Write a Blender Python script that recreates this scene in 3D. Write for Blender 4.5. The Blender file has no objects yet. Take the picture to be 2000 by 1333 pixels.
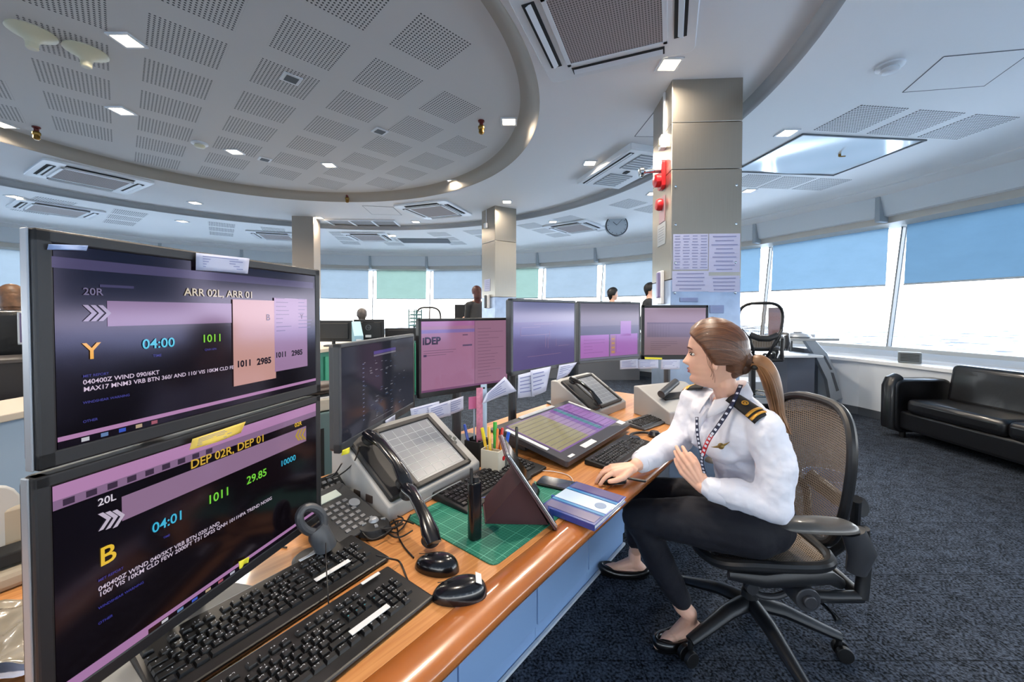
import bpy, math, random
from mathutils import Vector, Matrix, Euler
random.seed(7)
PI = math.pi
sc = bpy.context.scene
C = sc.collection

# ---------------------------------------------------------------- camera
EYE = Vector((0, 0, 1.36)); FPX = 765.0; PITCH = 0.02; CY = 625.0
cam = bpy.data.cameras.new('camera'); camo = bpy.data.objects.new('camera', cam); C.objects.link(camo)
cam.sensor_width = 36; cam.lens = FPX / 2000 * 36; cam.clip_start = .02; cam.clip_end = 3000
cam.shift_y = -(666.5 - CY) / 2000
camo.location = EYE; camo.rotation_euler = (PI / 2 - PITCH, 0, 0)
sc.camera = camo

# ---------------------------------------------------------------- world, light, exposure
sc.view_settings.view_transform = 'Standard'; sc.view_settings.look = 'None'
sc.view_settings.gamma = 1; sc.view_settings.use_curve_mapping = False
sc.view_settings.exposure = 0.95
w = bpy.data.worlds.new('sky'); sc.world = w; w.use_nodes = True
nt = w.node_tree; nt.nodes.clear()
wo = nt.nodes.new('ShaderNodeOutputWorld'); bg = nt.nodes.new('ShaderNodeBackground')
tc = nt.nodes.new('ShaderNodeTexCoord'); sx = nt.nodes.new('ShaderNodeSeparateXYZ'); cr = nt.nodes.new('ShaderNodeValToRGB')
nt.links.new(tc.outputs['Generated'], sx.inputs[0]); nt.links.new(sx.outputs['Z'], cr.inputs[0])
nt.links.new(cr.outputs[0], bg.inputs[0]); nt.links.new(bg.outputs[0], wo.inputs[0])
e = cr.color_ramp.elements
e[0].position = 0.0; e[0].color = (1.0, .975, .95, 1); e[1].position = .6; e[1].color = (.50, .68, 1.0, 1)
m1 = e.new(.12); m1.color = (.93, .96, 1.0, 1)
bg.inputs[1].default_value = 6.0

# ---------------------------------------------------------------- pixel rays (positions measured on the photograph)
def ray(px, py):
    x = (px - 1000) / FPX; y = (CY - py) / FPX
    return Vector((x, math.cos(PITCH) + y * math.sin(PITCH), y * math.cos(PITCH) - math.sin(PITCH)))
def at(px, py, z=None, Y=None):
    v = ray(px, py); t = (z - EYE.z) / v.z if z is not None else Y / v.y
    return EYE + v * t

# ---------------------------------------------------------------- materials
def lin(c):
    if isinstance(c, str):
        c = c.lstrip('#'); c = [int(c[i:i + 2], 16) / 255 for i in (0, 2, 4)]
        return tuple(((x / 12.92) if x <= .04045 else ((x + .055) / 1.055) ** 2.4) for x in c) + (1,)
    return tuple(c) + ((1,) if len(c) == 3 else ())
MATS = {}
def mat(name, col='#808080', rough=.5, metal=0, emit=0, coat=0, noise=None, bump=None, spec=.5, trans=0, ecol=None):
    if name in MATS: return MATS[name]
    m = bpy.data.materials.new(name); MATS[name] = m; m.use_nodes = True
    n = m.node_tree; b = n.nodes['Principled BSDF']; c = lin(col)
    b.inputs['Base Color'].default_value = c; b.inputs['Roughness'].default_value = rough
    b.inputs['Metallic'].default_value = metal; b.inputs['Specular IOR Level'].default_value = spec
    b.inputs['Coat Weight'].default_value = coat; b.inputs['Coat Roughness'].default_value = .08
    b.inputs['Transmission Weight'].default_value = trans
    if emit:
        b.inputs['Emission Color'].default_value = lin(ecol) if ecol else c; b.inputs['Emission Strength'].default_value = emit
    if noise or bump:
        t = n.nodes.new('ShaderNodeTexCoord'); mp = n.nodes.new('ShaderNodeMapping'); n.links.new(t.outputs['Object'], mp.inputs[0])
    if noise:   # (scale, amount, stretch xyz)
        nz = n.nodes.new('ShaderNodeTexNoise'); nz.inputs['Scale'].default_value = noise[0]; nz.inputs['Detail'].default_value = 5
        if len(noise) > 2: mp.inputs['Scale'].default_value = noise[2]
        n.links.new(mp.outputs[0], nz.inputs['Vector'])
        r = n.nodes.new('ShaderNodeValToRGB'); n.links.new(nz.outputs['Fac'], r.inputs[0])
        a = noise[1]
        r.color_ramp.elements[0].position = .3; r.color_ramp.elements[1].position = .7
        r.color_ramp.elements[0].color = tuple(max(0, x * (1 - a)) for x in c[:3]) + (1,)
        r.color_ramp.elements[1].color = tuple(min(1, x * (1 + a)) for x in c[:3]) + (1,)
        n.links.new(r.outputs[0], b.inputs['Base Color'])
    if bump:    # (scale, strength, distance)
        nb = n.nodes.new('ShaderNodeTexNoise'); nb.inputs['Scale'].default_value = bump[0]; nb.inputs['Detail'].default_value = 4
        n.links.new(mp.outputs[0], nb.inputs['Vector'])
        bp = n.nodes.new('ShaderNodeBump'); bp.inputs['Strength'].default_value = bump[1]; bp.inputs['Distance'].default_value = bump[2] if len(bump) > 2 else .002
        n.links.new(nb.outputs['Fac'], bp.inputs['Height']); n.links.new(bp.outputs[0], b.inputs['Normal'])
    return m
def nodes_of(m):
    n = m.node_tree; return n, n.nodes['Principled BSDF']
def math_node(n, op, a, b=None):
    q = n.nodes.new('ShaderNodeMath'); q.operation = op
    for i, v in enumerate((a, b)):
        if v is None: continue
        if isinstance(v, (int, float)): q.inputs[i].default_value = v
        else: n.links.new(v, q.inputs[i])
    return q.outputs[0]

# ---------------------------------------------------------------- mesh builder
class MB:
    def __init__(s, xf=None): s.v = []; s.f = []; s.m = []; s.xf = xf or Matrix()
    def add(s, vs, fs, mi=0, xf=None):
        b = len(s.v); X = s.xf @ xf if xf else s.xf
        s.v += [X @ Vector(p) for p in vs]; s.f += [tuple(b + i for i in f) for f in fs]; s.m += [mi] * len(fs); return s
    def box(s, c, d, rot=None, mi=0):
        h = [x / 2 for x in d]; M = Matrix.Translation(c)
        if rot is not None: M = M @ (rot if isinstance(rot, Matrix) else Euler(rot).to_matrix().to_4x4())
        vs = [(a * h[0], b * h[1], e_ * h[2]) for a in (-1, 1) for b in (-1, 1) for e_ in (-1, 1)]
        return s.add(vs, [(0, 1, 3, 2), (4, 6, 7, 5), (0, 4, 5, 1), (2, 3, 7, 6), (0, 2, 6, 4), (1, 5, 7, 3)], mi, M)
    def prism(s, poly, z0, z1, xf=None, mi=0):
        n = len(poly); a = sum(poly[i][0] * poly[(i + 1) % n][1] - poly[(i + 1) % n][0] * poly[i][1] for i in range(n))
        if a < 0: poly = list(reversed(poly))
        vs = [(p[0], p[1], z0) for p in poly] + [(p[0], p[1], z1) for p in poly]
        fs = [tuple(reversed(range(n))), tuple(range(n, 2 * n))] + [(i, (i + 1) % n, n + (i + 1) % n, n + i) for i in range(n)]
        return s.add(vs, fs, mi, xf)
    def rbox(s, c, d, r=.01, k=5, rot=None, mi=0):     # slab with rounded corners seen from above
        x, y = d[0] / 2 - r, d[1] / 2 - r; poly = []
        for (sx_, sy_, a0) in ((1, 1, 0), (-1, 1, 90), (-1, -1, 180), (1, -1, 270)):
            for i in range(k + 1):
                a = math.radians(a0 + 90 * i / k); poly.append((sx_ * x + r * math.cos(a), sy_ * y + r * math.sin(a)))
        M = Matrix.Translation(c)
        if rot is not None: M = M @ (rot if isinstance(rot, Matrix) else Euler(rot).to_matrix().to_4x4())
        return s.prism(poly, -d[2] / 2, d[2] / 2, M, mi)
    def tube(s, pts, r, seg=8, closed=False, mi=0, flat=1.0, up=None):
        P = [Vector(p) for p in pts]; n = len(P); rs = r if isinstance(r, (list, tuple)) else [r] * n
        T = []
        for i in range(n):
            a = P[(i - 1) % n] if (closed or i > 0) else P[i]; b = P[(i + 1) % n] if (closed or i < n - 1) else P[i]
            T.append((b - a).normalized() if (b - a).length > 1e-9 else Vector((0, 0, 1)))
        N = Vector(up) if up else (Vector((0, 0, 1)) if abs(T[0].z) < .9 else Vector((1, 0, 0)))
        vs = []; 
        for i in range(n):
            if up: N = Vector(up)
            N = N - T[i] * N.dot(T[i]); N = N.normalized() if N.length > 1e-6 else T[i].orthogonal().normalized(); B = T[i].cross(N)
            for k in range(seg):
                a = 2 * PI * k / seg; vs.append(P[i] + N * (rs[i] * math.cos(a) * flat) + B * (rs[i] * math.sin(a)))
        fs = []
        for i in range(n if closed else n - 1):
            j = (i + 1) % n
            for k in range(seg): fs.append((i * seg + k, i * seg + (k + 1) % seg, j * seg + (k + 1) % seg, j * seg + k))
        if not closed: fs += [tuple(reversed(range(seg))), tuple((n - 1) * seg + k for k in range(seg))]
        return s.add(vs, fs, mi)
    def cyl(s, a, b, r, r2=None, seg=20, mi=0): return s.tube([a, b], [r, r if r2 is None else r2], seg, mi=mi)
    def lathe(s, prof, c=(0, 0, 0), seg=28, rot=None, mi=0, cap=True):
        vs = []; n = len(prof)
        for (r, z) in prof:
            for k in range(seg): a = 2 * PI * k / seg; vs.append((r * math.cos(a), r * math.sin(a), z))
        fs = [(i * seg + k, i * seg + (k + 1) % seg, (i + 1) * seg + (k + 1) % seg, (i + 1) * seg + k) for i in range(n - 1) for k in range(seg)]
        if cap and prof[0][0] > 1e-5: fs.append(tuple(reversed(range(seg))))
        if cap and prof[-1][0] > 1e-5: fs.append(tuple((n - 1) * seg + k for k in range(seg)))
        M = Matrix.Translation(c)
        if rot is not None: M = M @ (rot if isinstance(rot, Matrix) else Euler(rot).to_matrix().to_4x4())
        return s.add(vs, fs, mi, M)
    def ell(s, c, r, rot=None, seg=20, rings=12, mi=0):
        if isinstance(r, (int, float)): r = (r, r, r)
        M = Matrix.Translation(c)
        if rot is not None: M = M @ (rot if isinstance(rot, Matrix) else Euler(rot).to_matrix().to_4x4())
        M = M @ Matrix.Diagonal((r[0], r[1], r[2], 1))
        vs = [(0, 0, -1)]
        for i in range(1, rings):
            a = -PI / 2 + PI * i / rings
            for k in range(seg): b = 2 * PI * k / seg; vs.append((math.cos(a) * math.cos(b), math.cos(a) * math.sin(b), math.sin(a)))
        vs.append((0, 0, 1)); fs = []
        for k in range(seg):
            fs.append((0, 1 + (k + 1) % seg, 1 + k)); L = 1 + (rings - 2) * seg; fs.append((L + k, L + (k + 1) % seg, len(vs) - 1))
        for i in range(rings - 2):
            for k in range(seg): a = 1 + i * seg; fs.append((a + k, a + (k + 1) % seg, a + seg + (k + 1) % seg, a + seg + k))
        return s.add(vs, fs, mi, M)
    def grid(s, fn, nu, nv, closeu=False, mi=0):
        vs = [fn(i / (nu if closeu else nu - 1), j / (nv - 1)) for i in range(nu) for j in range(nv)]
        fs = [(i * nv + j, ((i + 1) % nu) * nv + j, ((i + 1) % nu) * nv + j + 1, i * nv + j + 1) for i in range(nu if closeu else nu - 1) for j in range(nv - 1)]
        return s.add(vs, fs, mi)
    def mesh(s, name, mats, smooth=35):
        me = bpy.data.meshes.new(name); me.from_pydata([tuple(p) for p in s.v], [], s.f)
        for m in (mats if isinstance(mats, (list, tuple)) else [mats]): me.materials.append(m)
        for p_, mi in zip(me.polygons, s.m): p_.material_index = mi
        if smooth: me.shade_smooth(); me.set_sharp_from_angle(angle=math.radians(smooth))
        me.update(); return me
    def build(s, name, mats, parent=None, smooth=35, bevel=0, label=None, solid=0, subsurf=0, bseg=2):
        o = bpy.data.objects.new(name, s.mesh(name, mats, smooth)); C.objects.link(o)
        if parent: o.parent = parent
        if solid: md = o.modifiers.new('thickness', 'SOLIDIFY'); md.thickness = solid; md.offset = 0
        if bevel: md = o.modifiers.new('bevel', 'BEVEL'); md.width = bevel; md.segments = bseg; md.limit_method = 'ANGLE'; md.angle_limit = math.radians(40)
        if subsurf: md = o.modifiers.new('subsurf', 'SUBSURF'); md.levels = md.render_levels = subsurf
        if label: o['label'] = label
        return o

def thing(name, label, cat, loc=(0, 0, 0), rz=0, group=None, rot=None):
    o = bpy.data.objects.new(name, None); C.objects.link(o); o.location = loc; o.rotation_euler = rot if rot else (0, 0, rz)
    o.empty_display_size = .05
    return tag(o, label, cat, group)
def tag(o, label, cat, group=None, kind=None):
    o['label'] = label; o['category'] = cat
    if group: o['group'] = group
    if kind: o['kind'] = kind
    return o
def struct(o, label=None):
    o['kind'] = 'structure'
    if label: o['label'] = label
    return o
def copy_thing(root, loc, rz, label=None, group=None, rot=None):
    def cp(o, par):
        c = o.copy(); C.objects.link(c); c.parent = par
        for ch in o.children: cp(ch, c)
        return c
    r = cp(root, None); r.location = loc; r.rotation_euler = rot if rot else (0, 0, rz)
    if label: r['label'] = label
    if group: r['group'] = group
    return r
def text_mesh(txt, size, align='LEFT', bold=0.0, sx_=1.0):
    cu = bpy.data.curves.new('writing', 'FONT'); cu.body = txt; cu.size = size; cu.align_x = align; cu.align_y = 'CENTER'; cu.offset = bold; cu.resolution_u = 3
    o = bpy.data.objects.new('writing', cu); C.objects.link(o)
    me = bpy.data.meshes.new_from_object(o.evaluated_get(bpy.context.evaluated_depsgraph_get()))
    bpy.data.objects.remove(o); bpy.data.curves.remove(cu)
    if sx_ != 1: me.transform(Matrix.Diagonal((sx_, 1, 1, 1)))
    return me
def writing(name, items, m, parent, base=Matrix()):
    """items: (text, x, y, size, align, bold); laid in the xz plane of the parent (facing -y)"""
    vs = []; fs = []
    for it in items:
        txt, x, y, size = it[:4]; al = it[4] if len(it) > 4 else 'LEFT'; bd = it[5] if len(it) > 5 else 0
        me = text_mesh(txt, size, al, bd); b = len(vs)
        vs += [base @ Vector((v.co.x + x, 0, v.co.y + y)) for v in me.vertices]
        fs += [tuple(b + i for i in p_.vertices) for p_ in me.polygons]; bpy.data.meshes.remove(me)
    mb = MB(); mb.v = vs; mb.f = fs; mb.m = [0] * len(fs)
    return mb.build(name, m, parent, smooth=0)
# ================================================================ THE ROOM
RC = Vector((-2.45, 3.38)); R1 = 2.68; R2 = 4.32; ZC = 3.05
WC = Vector((-2.55, 3.10)); RW = 7.7; ZE = 2.98
MA = [-20, -8, 4.0, 16.2, 29.0, 41.6, 54.2, 65.6, 77.0, 88.6, 99.9, 110.6, 122.0, 133.1, 144.3, 156, 168, 180, 192, 204, 216, 228, 240, 252, 264, 276, 288, 300, 312, 324, 334]
def wp(a, r, z=0): a = math.radians(a); return Vector((WC.x + r * math.cos(a), WC.y + r * math.sin(a), z))

# floor: dark carpet with fibre speckle
mcarp = mat('carpet', '#1c2430', .95, spec=.1)
n, b = nodes_of(mcarp); t = n.nodes.new('ShaderNodeTexCoord')
n1 = n.nodes.new('ShaderNodeTexNoise'); n1.inputs['Scale'].default_value = 95; n1.inputs['Detail'].default_value = 3
n2 = n.nodes.new('ShaderNodeTexNoise'); n2.inputs['Scale'].default_value = 14; n2.inputs['Detail'].default_value = 4
n3 = n.nodes.new('ShaderNodeTexBrick'); n3.inputs['Scale'].default_value = 1; n3.inputs['Mortar Size'].default_value = .003; n3.offset = 0
n3.inputs['Brick Width'].default_value = .5; n3.inputs['Row Height'].default_value = .5
for k in (n1, n2, n3): n.links.new(t.outputs['Object'], k.inputs['Vector'])
mx = math_node(n, 'ADD', math_node(n, 'MULTIPLY', n1.outputs['Fac'], .75), math_node(n, 'MULTIPLY', n2.outputs['Fac'], .25))
r = n.nodes.new('ShaderNodeValToRGB'); n.links.new(mx, r.inputs[0])
r.color_ramp.elements[0].position = .40; r.color_ramp.elements[0].color = lin('#0d1014'); r.color_ramp.elements[1].position = .62; r.color_ramp.elements[1].color = lin('#4b5462')
mm = n.nodes.new('ShaderNodeMix'); mm.data_type = 'RGBA'; mm.blend_type = 'MULTIPLY'; n.links.new(n3.outputs['Fac'], mm.inputs[0])
n.links.new(r.outputs[0], mm.inputs[6]); mm.inputs[7].default_value = (.45, .45, .45, 1); n.links.new(mm.outputs[2], b.inputs['Base Color'])
bp = n.nodes.new('ShaderNodeBump'); bp.inputs['Strength'].default_value = .6; bp.inputs['Distance'].default_value = .004; n.links.new(n1.outputs['Fac'], bp.inputs['Height']); n.links.new(bp.outputs[0], b.inputs['Normal'])
fl = MB(); fl.prism([(wp(a, 8.0).x, wp(a, 8.0).y) for a in range(0, 360, 6)], -.12, 0)
struct(fl.build('floor', mcarp, smooth=0), 'dark blue grey carpet tiles')

# ceiling: raised middle disc, ring, lower outer ring
mceil = mat('ceiling_paint', '#e0e0e0', .75)
mperf = mat('perforated_ceiling', '#c6c4c1', .75)
def perf_nodes(m, pitch_panel=None, rotdeg=45, ox=0, oy=0, hole=.0235, col='#c6c4c1', rad=.27, panel=.40, rmax=None):
    n, b = nodes_of(m); t = n.nodes.new('ShaderNodeTexCoord'); mp = n.nodes.new('ShaderNodeMapping'); n.links.new(t.outputs['Object'], mp.inputs[0])
    mp.vector_type = 'TEXTURE'; mp.inputs['Location'].default_value = (ox, oy, 0); mp.inputs['Rotation'].default_value = (0, 0, math.radians(rotdeg))
    s = n.nodes.new('ShaderNodeSeparateXYZ'); n.links.new(mp.outputs[0], s.inputs[0])
    def hole_axis(o): return math_node(n, 'SUBTRACT', math_node(n, 'FRACT', math_node(n, 'DIVIDE', o, hole)), .5)
    hx, hy = hole_axis(s.outputs[0]), hole_axis(s.outputs[1])
    d = math_node(n, 'SQRT', math_node(n, 'ADD', math_node(n, 'MULTIPLY', hx, hx), math_node(n, 'MULTIPLY', hy, hy)))
    msk = math_node(n, 'LESS_THAN', d, rad)
    if pitch_panel:
        for o in (s.outputs[0], s.outputs[1]):
            q = math_node(n, 'ABSOLUTE', math_node(n, 'SUBTRACT', math_node(n, 'FRACT', math_node(n, 'DIVIDE', o, pitch_panel)), .5))
            msk = math_node(n, 'MULTIPLY', msk, math_node(n, 'LESS_THAN', q, panel / 2 / pitch_panel))
    if rmax:
        s2 = n.nodes.new('ShaderNodeSeparateXYZ'); n.links.new(t.outputs['Object'], s2.inputs[0])
        # whole panels only: test the panel's own centre
        cs = []
        for o in (s.outputs[0], s.outputs[1]):
            cs.append(math_node(n, 'MULTIPLY', math_node(n, 'ADD', math_node(n, 'FLOOR', math_node(n, 'DIVIDE', o, pitch_panel)), .5), pitch_panel))
        a0 = math.radians(rotdeg)   # centre of the disc in the panel frame
        cxp = (RC.x - ox) * math.cos(a0) + (RC.y - oy) * math.sin(a0); cyp = -(RC.x - ox) * math.sin(a0) + (RC.y - oy) * math.cos(a0)
        dx = math_node(n, 'SUBTRACT', cs[0], cxp); dy = math_node(n, 'SUBTRACT', cs[1], cyp)
        rr = math_node(n, 'SQRT', math_node(n, 'ADD', math_node(n, 'MULTIPLY', dx, dx), math_node(n, 'MULTIPLY', dy, dy)))
        msk = math_node(n, 'MULTIPLY', msk, math_node(n, 'LESS_THAN', rr, rmax))
    mx = n.nodes.new('ShaderNodeMix'); mx.data_type = 'RGBA'; n.links.new(msk, mx.inputs[0])
    mx.inputs[6].default_value = lin(col); mx.inputs[7].default_value = lin('#3a3a3a'); n.links.new(mx.outputs[2], b.inputs['Base Color'])
perf_nodes(mperf, .575, 45, -1.36 + .0, 2.66 - .575 * .7071, rmax=2.25)
def ring(mb, prof, c=RC, seg=180):      # prof: (r, z) list, an open band facing down
    mb.grid(lambda u, v: (c.x + prof[int(round(v * (len(prof) - 1)))][0] * math.cos(2 * PI * u), c.y + prof[int(round(v * (len(prof) - 1)))][0] * math.sin(2 * PI * u), prof[int(round(v * (len(prof) - 1)))][1]), seg, len(prof), closeu=True)
c1 = MB(); c1.lathe([(0.001, ZC + .10), (R1 - .16, ZC + .10)], (RC.x, RC.y, 0), 180)
c1.f = [f for f in c1.f if len(f) == 4]; c1.m = [0] * len(c1.f)
struct(c1.build('ceiling', mperf, solid=0), 'raised middle of the ceiling with perforated squares')
c2 = MB()
cove = [(R1 - .16, ZC + .10), (R1 - .11, ZC + .096), (R1 - .07, ZC + .08), (R1 - .035, ZC + .045), (R1 - .015, ZC + .01), (R1, ZC)]
c2prof = cove + [(R1 + .04, ZC), (R2 - .05, ZC), (R2, ZC), (R2, ZC - .03), (R2 + .0, ZC - .075), (R2 + .06, ZC - .08)]
ring(c2, [(R1, ZC), (R1 + .6, ZC), (R2 - .05, ZC), (R2, ZC)])
struct(c2.build('ceiling', mceil, smooth=50), 'smooth ceiling ring between the two round steps')
mcove = mat('cove_tan', '#a19a8f', .7)  # cove band darker and browner than the ceiling beside it
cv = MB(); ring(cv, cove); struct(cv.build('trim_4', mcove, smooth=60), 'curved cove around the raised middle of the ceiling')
cv = MB(); ring(cv, [(R2, ZC), (R2 + .004, ZC - .03), (R2 + .01, ZC - .06), (R2 + .03, ZC - .078), (R2 + .06, ZC - .08)]); struct(cv.build('trim_5', mat('step_grey', '#a3a5a6', .7), smooth=60), 'grey riser of the outer ceiling step')  # riser in a darker grey than both ceiling rings
c3 = MB()   # from the second step out to the window head
def outer(u, v):
    a = 2 * PI * u; p0 = Vector((RC.x + (R2 + .06) * math.cos(a), RC.y + (R2 + .06) * math.sin(a), ZC - .08))
    p1 = Vector((WC.x + (RW - .38) * math.cos(a), WC.y + (RW - .38) * math.sin(a), ZC - .08))
    return p0.lerp(p1, v)
c3.grid(outer, 180, 8, closeu=True)
def lip(u, v):
    k = [(RW - .38, ZC - .08), (RW - .30, ZC - .086), (RW - .22, ZC - .10), (RW - .22, ZC - .115), (RW - .12, ZC - .12), (RW - .08, ZC - .15), (RW + .05, ZC - .16), (RW + .05, ZC - .20), (RW + .30, ZC - .20)]
    a = 2 * PI * u; r_, z = k[int(round(v * 8))]; return (WC.x + r_ * math.cos(a), WC.y + r_ * math.sin(a), z)
c3.grid(lip, 180, 9, closeu=True)
struct(c3.build('ceiling', mat('ceiling_outer_bright', '#eceeee', .7), smooth=40), 'outer ceiling ring running to the window heads')  # whiter than the other rings: window brightness put into the colour
roof = MB(); roof.prism([(wp(a, 8.9).x, wp(a, 8.9).y) for a in range(0, 360, 6)], ZC + .25, ZC + .5)
struct(roof.build('ceiling', mat('slab', '#555555', .9), smooth=0), 'roof slab above the suspended ceiling')

# walls below and above the windows
mwall = mat('wall_paint', '#d3dbe4', .6); mled = mat('ledge_white', '#e8ecef', .35, coat=.3); mbase = mat('base_dark', '#454c55', .6)
mhead = mat('header_metal', '#dfe5e8', .5); mtrim = mat('trim_grey', '#a9b2b8', .45); mwarm = mat('pelmet_beige', '#cdc8be', .5)
RB = 7.45; ZS = .70; ZR = .86; ROB = 7.98; ROT = 8.30; ZT = 2.84
def band(name, m, segs, prof, label, smooth=0, bevel=0):
    mb = MB()
    for a0, a1 in segs:
        k = len(prof)
        vs = [wp(a0, r_, z) for r_, z in prof] + [wp(a1, r_, z) for r_, z in prof]
        mb.add(vs, [(i, i + 1, k + i + 1, k + i) for i in range(k - 1)])
    return struct(mb.build(name, m, smooth=smooth, bevel=bevel), label)
pairs = [(MA[i], MA[i + 1] if i + 1 < len(MA) else MA[0] + 360) for i in range(len(MA))]
band('wall_perimeter', mwall, pairs, [(RB + .06, 0), (RB + .06, .10), (RB, .10), (RB, ZS)], 'white low wall under the window ledge')
band('trim_1', mled, pairs, [(RB, ZS), (RB - .03, ZS), (RB - .03, ZS + .04), (RB, ZS + .045), (ROB + .12, ZS + .045), (ROB + .12, ZR - .02)], 'white window ledge')
band('baseboard_perimeter', mbase, pairs, [(RB + .055, 0), (RB - .012, 0), (RB - .012, .10), (RB + .05, .10)], 'dark grey base strip')
band('trim_2', mtrim, pairs, [(ROB + .1, ZR - .02), (ROB - .03, ZR - .02), (ROB - .03, ZR + .03), (ROB + .1, ZR + .03)], 'grey sill rail below the glass')
band('wall_header', mhead, pairs, [(RW + .04, ZC - .15), (RW + .12, ZT - .20), (RW + .25, ZT - .21), (RW + .30, ZT - .205)], 'grey header panel above the blinds')
band('trim_3', mwarm, pairs, [(RW + .20, ZT - .205), (RW + .20, ZT - .29), (RW + .42, ZT - .31), (RW + .62, ZT - .31), (RW + .9, ZT + .2)], 'beige pelmet rail that holds the blinds')

# glass, mullions and blinds, one of each for every window
mglass = bpy.data.materials.new('window_glass'); mglass.use_nodes = True; n = mglass.node_tree; n.nodes.clear()
go = n.nodes.new('ShaderNodeOutputMaterial'); gm = n.nodes.new('ShaderNodeMixShader'); gt = n.nodes.new('ShaderNodeBsdfTransparent'); gg = n.nodes.new('ShaderNodeBsdfGlossy'); gf = n.nodes.new('ShaderNodeFresnel')
gt.inputs[0].default_value = (.93, .96, .96, 1); gg.inputs['Roughness'].default_value = .02; gf.inputs[0].default_value = 1.35
n.links.new(gf.outputs[0], gm.inputs[0]); n.links.new(gt.outputs[0], gm.inputs[1]); n.links.new(gg.outputs[0], gm.inputs[2]); n.links.new(gm.outputs[0], go.inputs[0])
mmul = mat('mullion_grey', '#7d858b', .4); mmuld = mat('mullion_dark', '#3c4248', .5)
def blind_mat(name, col, tr):
    m = bpy.data.materials.new(name); m.use_nodes = True; n = m.node_tree; n.nodes.clear()
    o = n.nodes.new('ShaderNodeOutputMaterial'); m1 = n.nodes.new('ShaderNodeMixShader'); m2 = n.nodes.new('ShaderNodeMixShader')
    d = n.nodes.new('ShaderNodeBsdfDiffuse'); l = n.nodes.new('ShaderNodeBsdfTranslucent'); tt = n.nodes.new('ShaderNodeBsdfTransparent')
    t = n.nodes.new('ShaderNodeTexCoord'); nz = n.nodes.new('ShaderNodeTexNoise'); nz.inputs['Scale'].default_value = 2.2; nz.inputs['Detail'].default_value = 8; nz.inputs['Roughness'].default_value = .65
    mp = n.nodes.new('ShaderNodeMapping'); mp.inputs['Scale'].default_value = (1, 1, 2.2)
    n.links.new(t.outputs['Object'], mp.inputs[0]); n.links.new(mp.outputs[0], nz.inputs['Vector']); r = n.nodes.new('ShaderNodeValToRGB'); n.links.new(nz.outputs['Fac'], r.inputs[0])
    c = lin(col); r.color_ramp.elements[0].position = .3; r.color_ramp.elements[1].position = .72
    r.color_ramp.elements[0].color = tuple(x * .94 for x in c[:3]) + (1,); r.color_ramp.elements[1].color = tuple(min(1, x * 1.05) for x in c[:3]) + (1,)
    n.links.new(r.outputs[0], d.inputs[0]); n.links.new(r.outputs[0], l.inputs[0]); tt.inputs[0].default_value = c
    m1.inputs[0].default_value = .6; n.links.new(d.outputs[0], m1.inputs[1]); n.links.new(l.outputs[0], m1.inputs[2])
    m2.inputs[0].default_value = tr; n.links.new(m1.outputs[0], m2.inputs[1]); n.links.new(tt.outputs[0], m2.inputs[2]); n.links.new(m2.outputs[0], o.inputs[0])
    return m
mb_pale = blind_mat('blind_pale', '#7c878f', .05); mb_green = blind_mat('blind_green', '#788d83', .05); mb_blue = blind_mat('blind_blue', '#50697c', .05); mb_blue2 = blind_mat('blind_midblue', '#657d8f', .05)
mrail = mat('blind_rail', '#b9c2c8', .4, metal=.3)
bl_label = {14: 'pale roller blind at the left edge behind the tall double monitor', 10: 'pale roller blind right of the left far pillar', 9: 'pale green roller blind, fully seen, between two pale blue ones on the far windows', 8: 'pale roller blind between green blind and middle pillar',
            7: 'narrow looking pale green roller blind just right of the middle pillar', 6: 'pale blue roller blind below left of the hanging clock', 5: 'pale blue roller blind beside the large steel pillar', 3: 'blue roller blind between the large pillar and the slanted white mullion', 2: 'large blue roller blind at the right edge above the sofa'}
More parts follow.
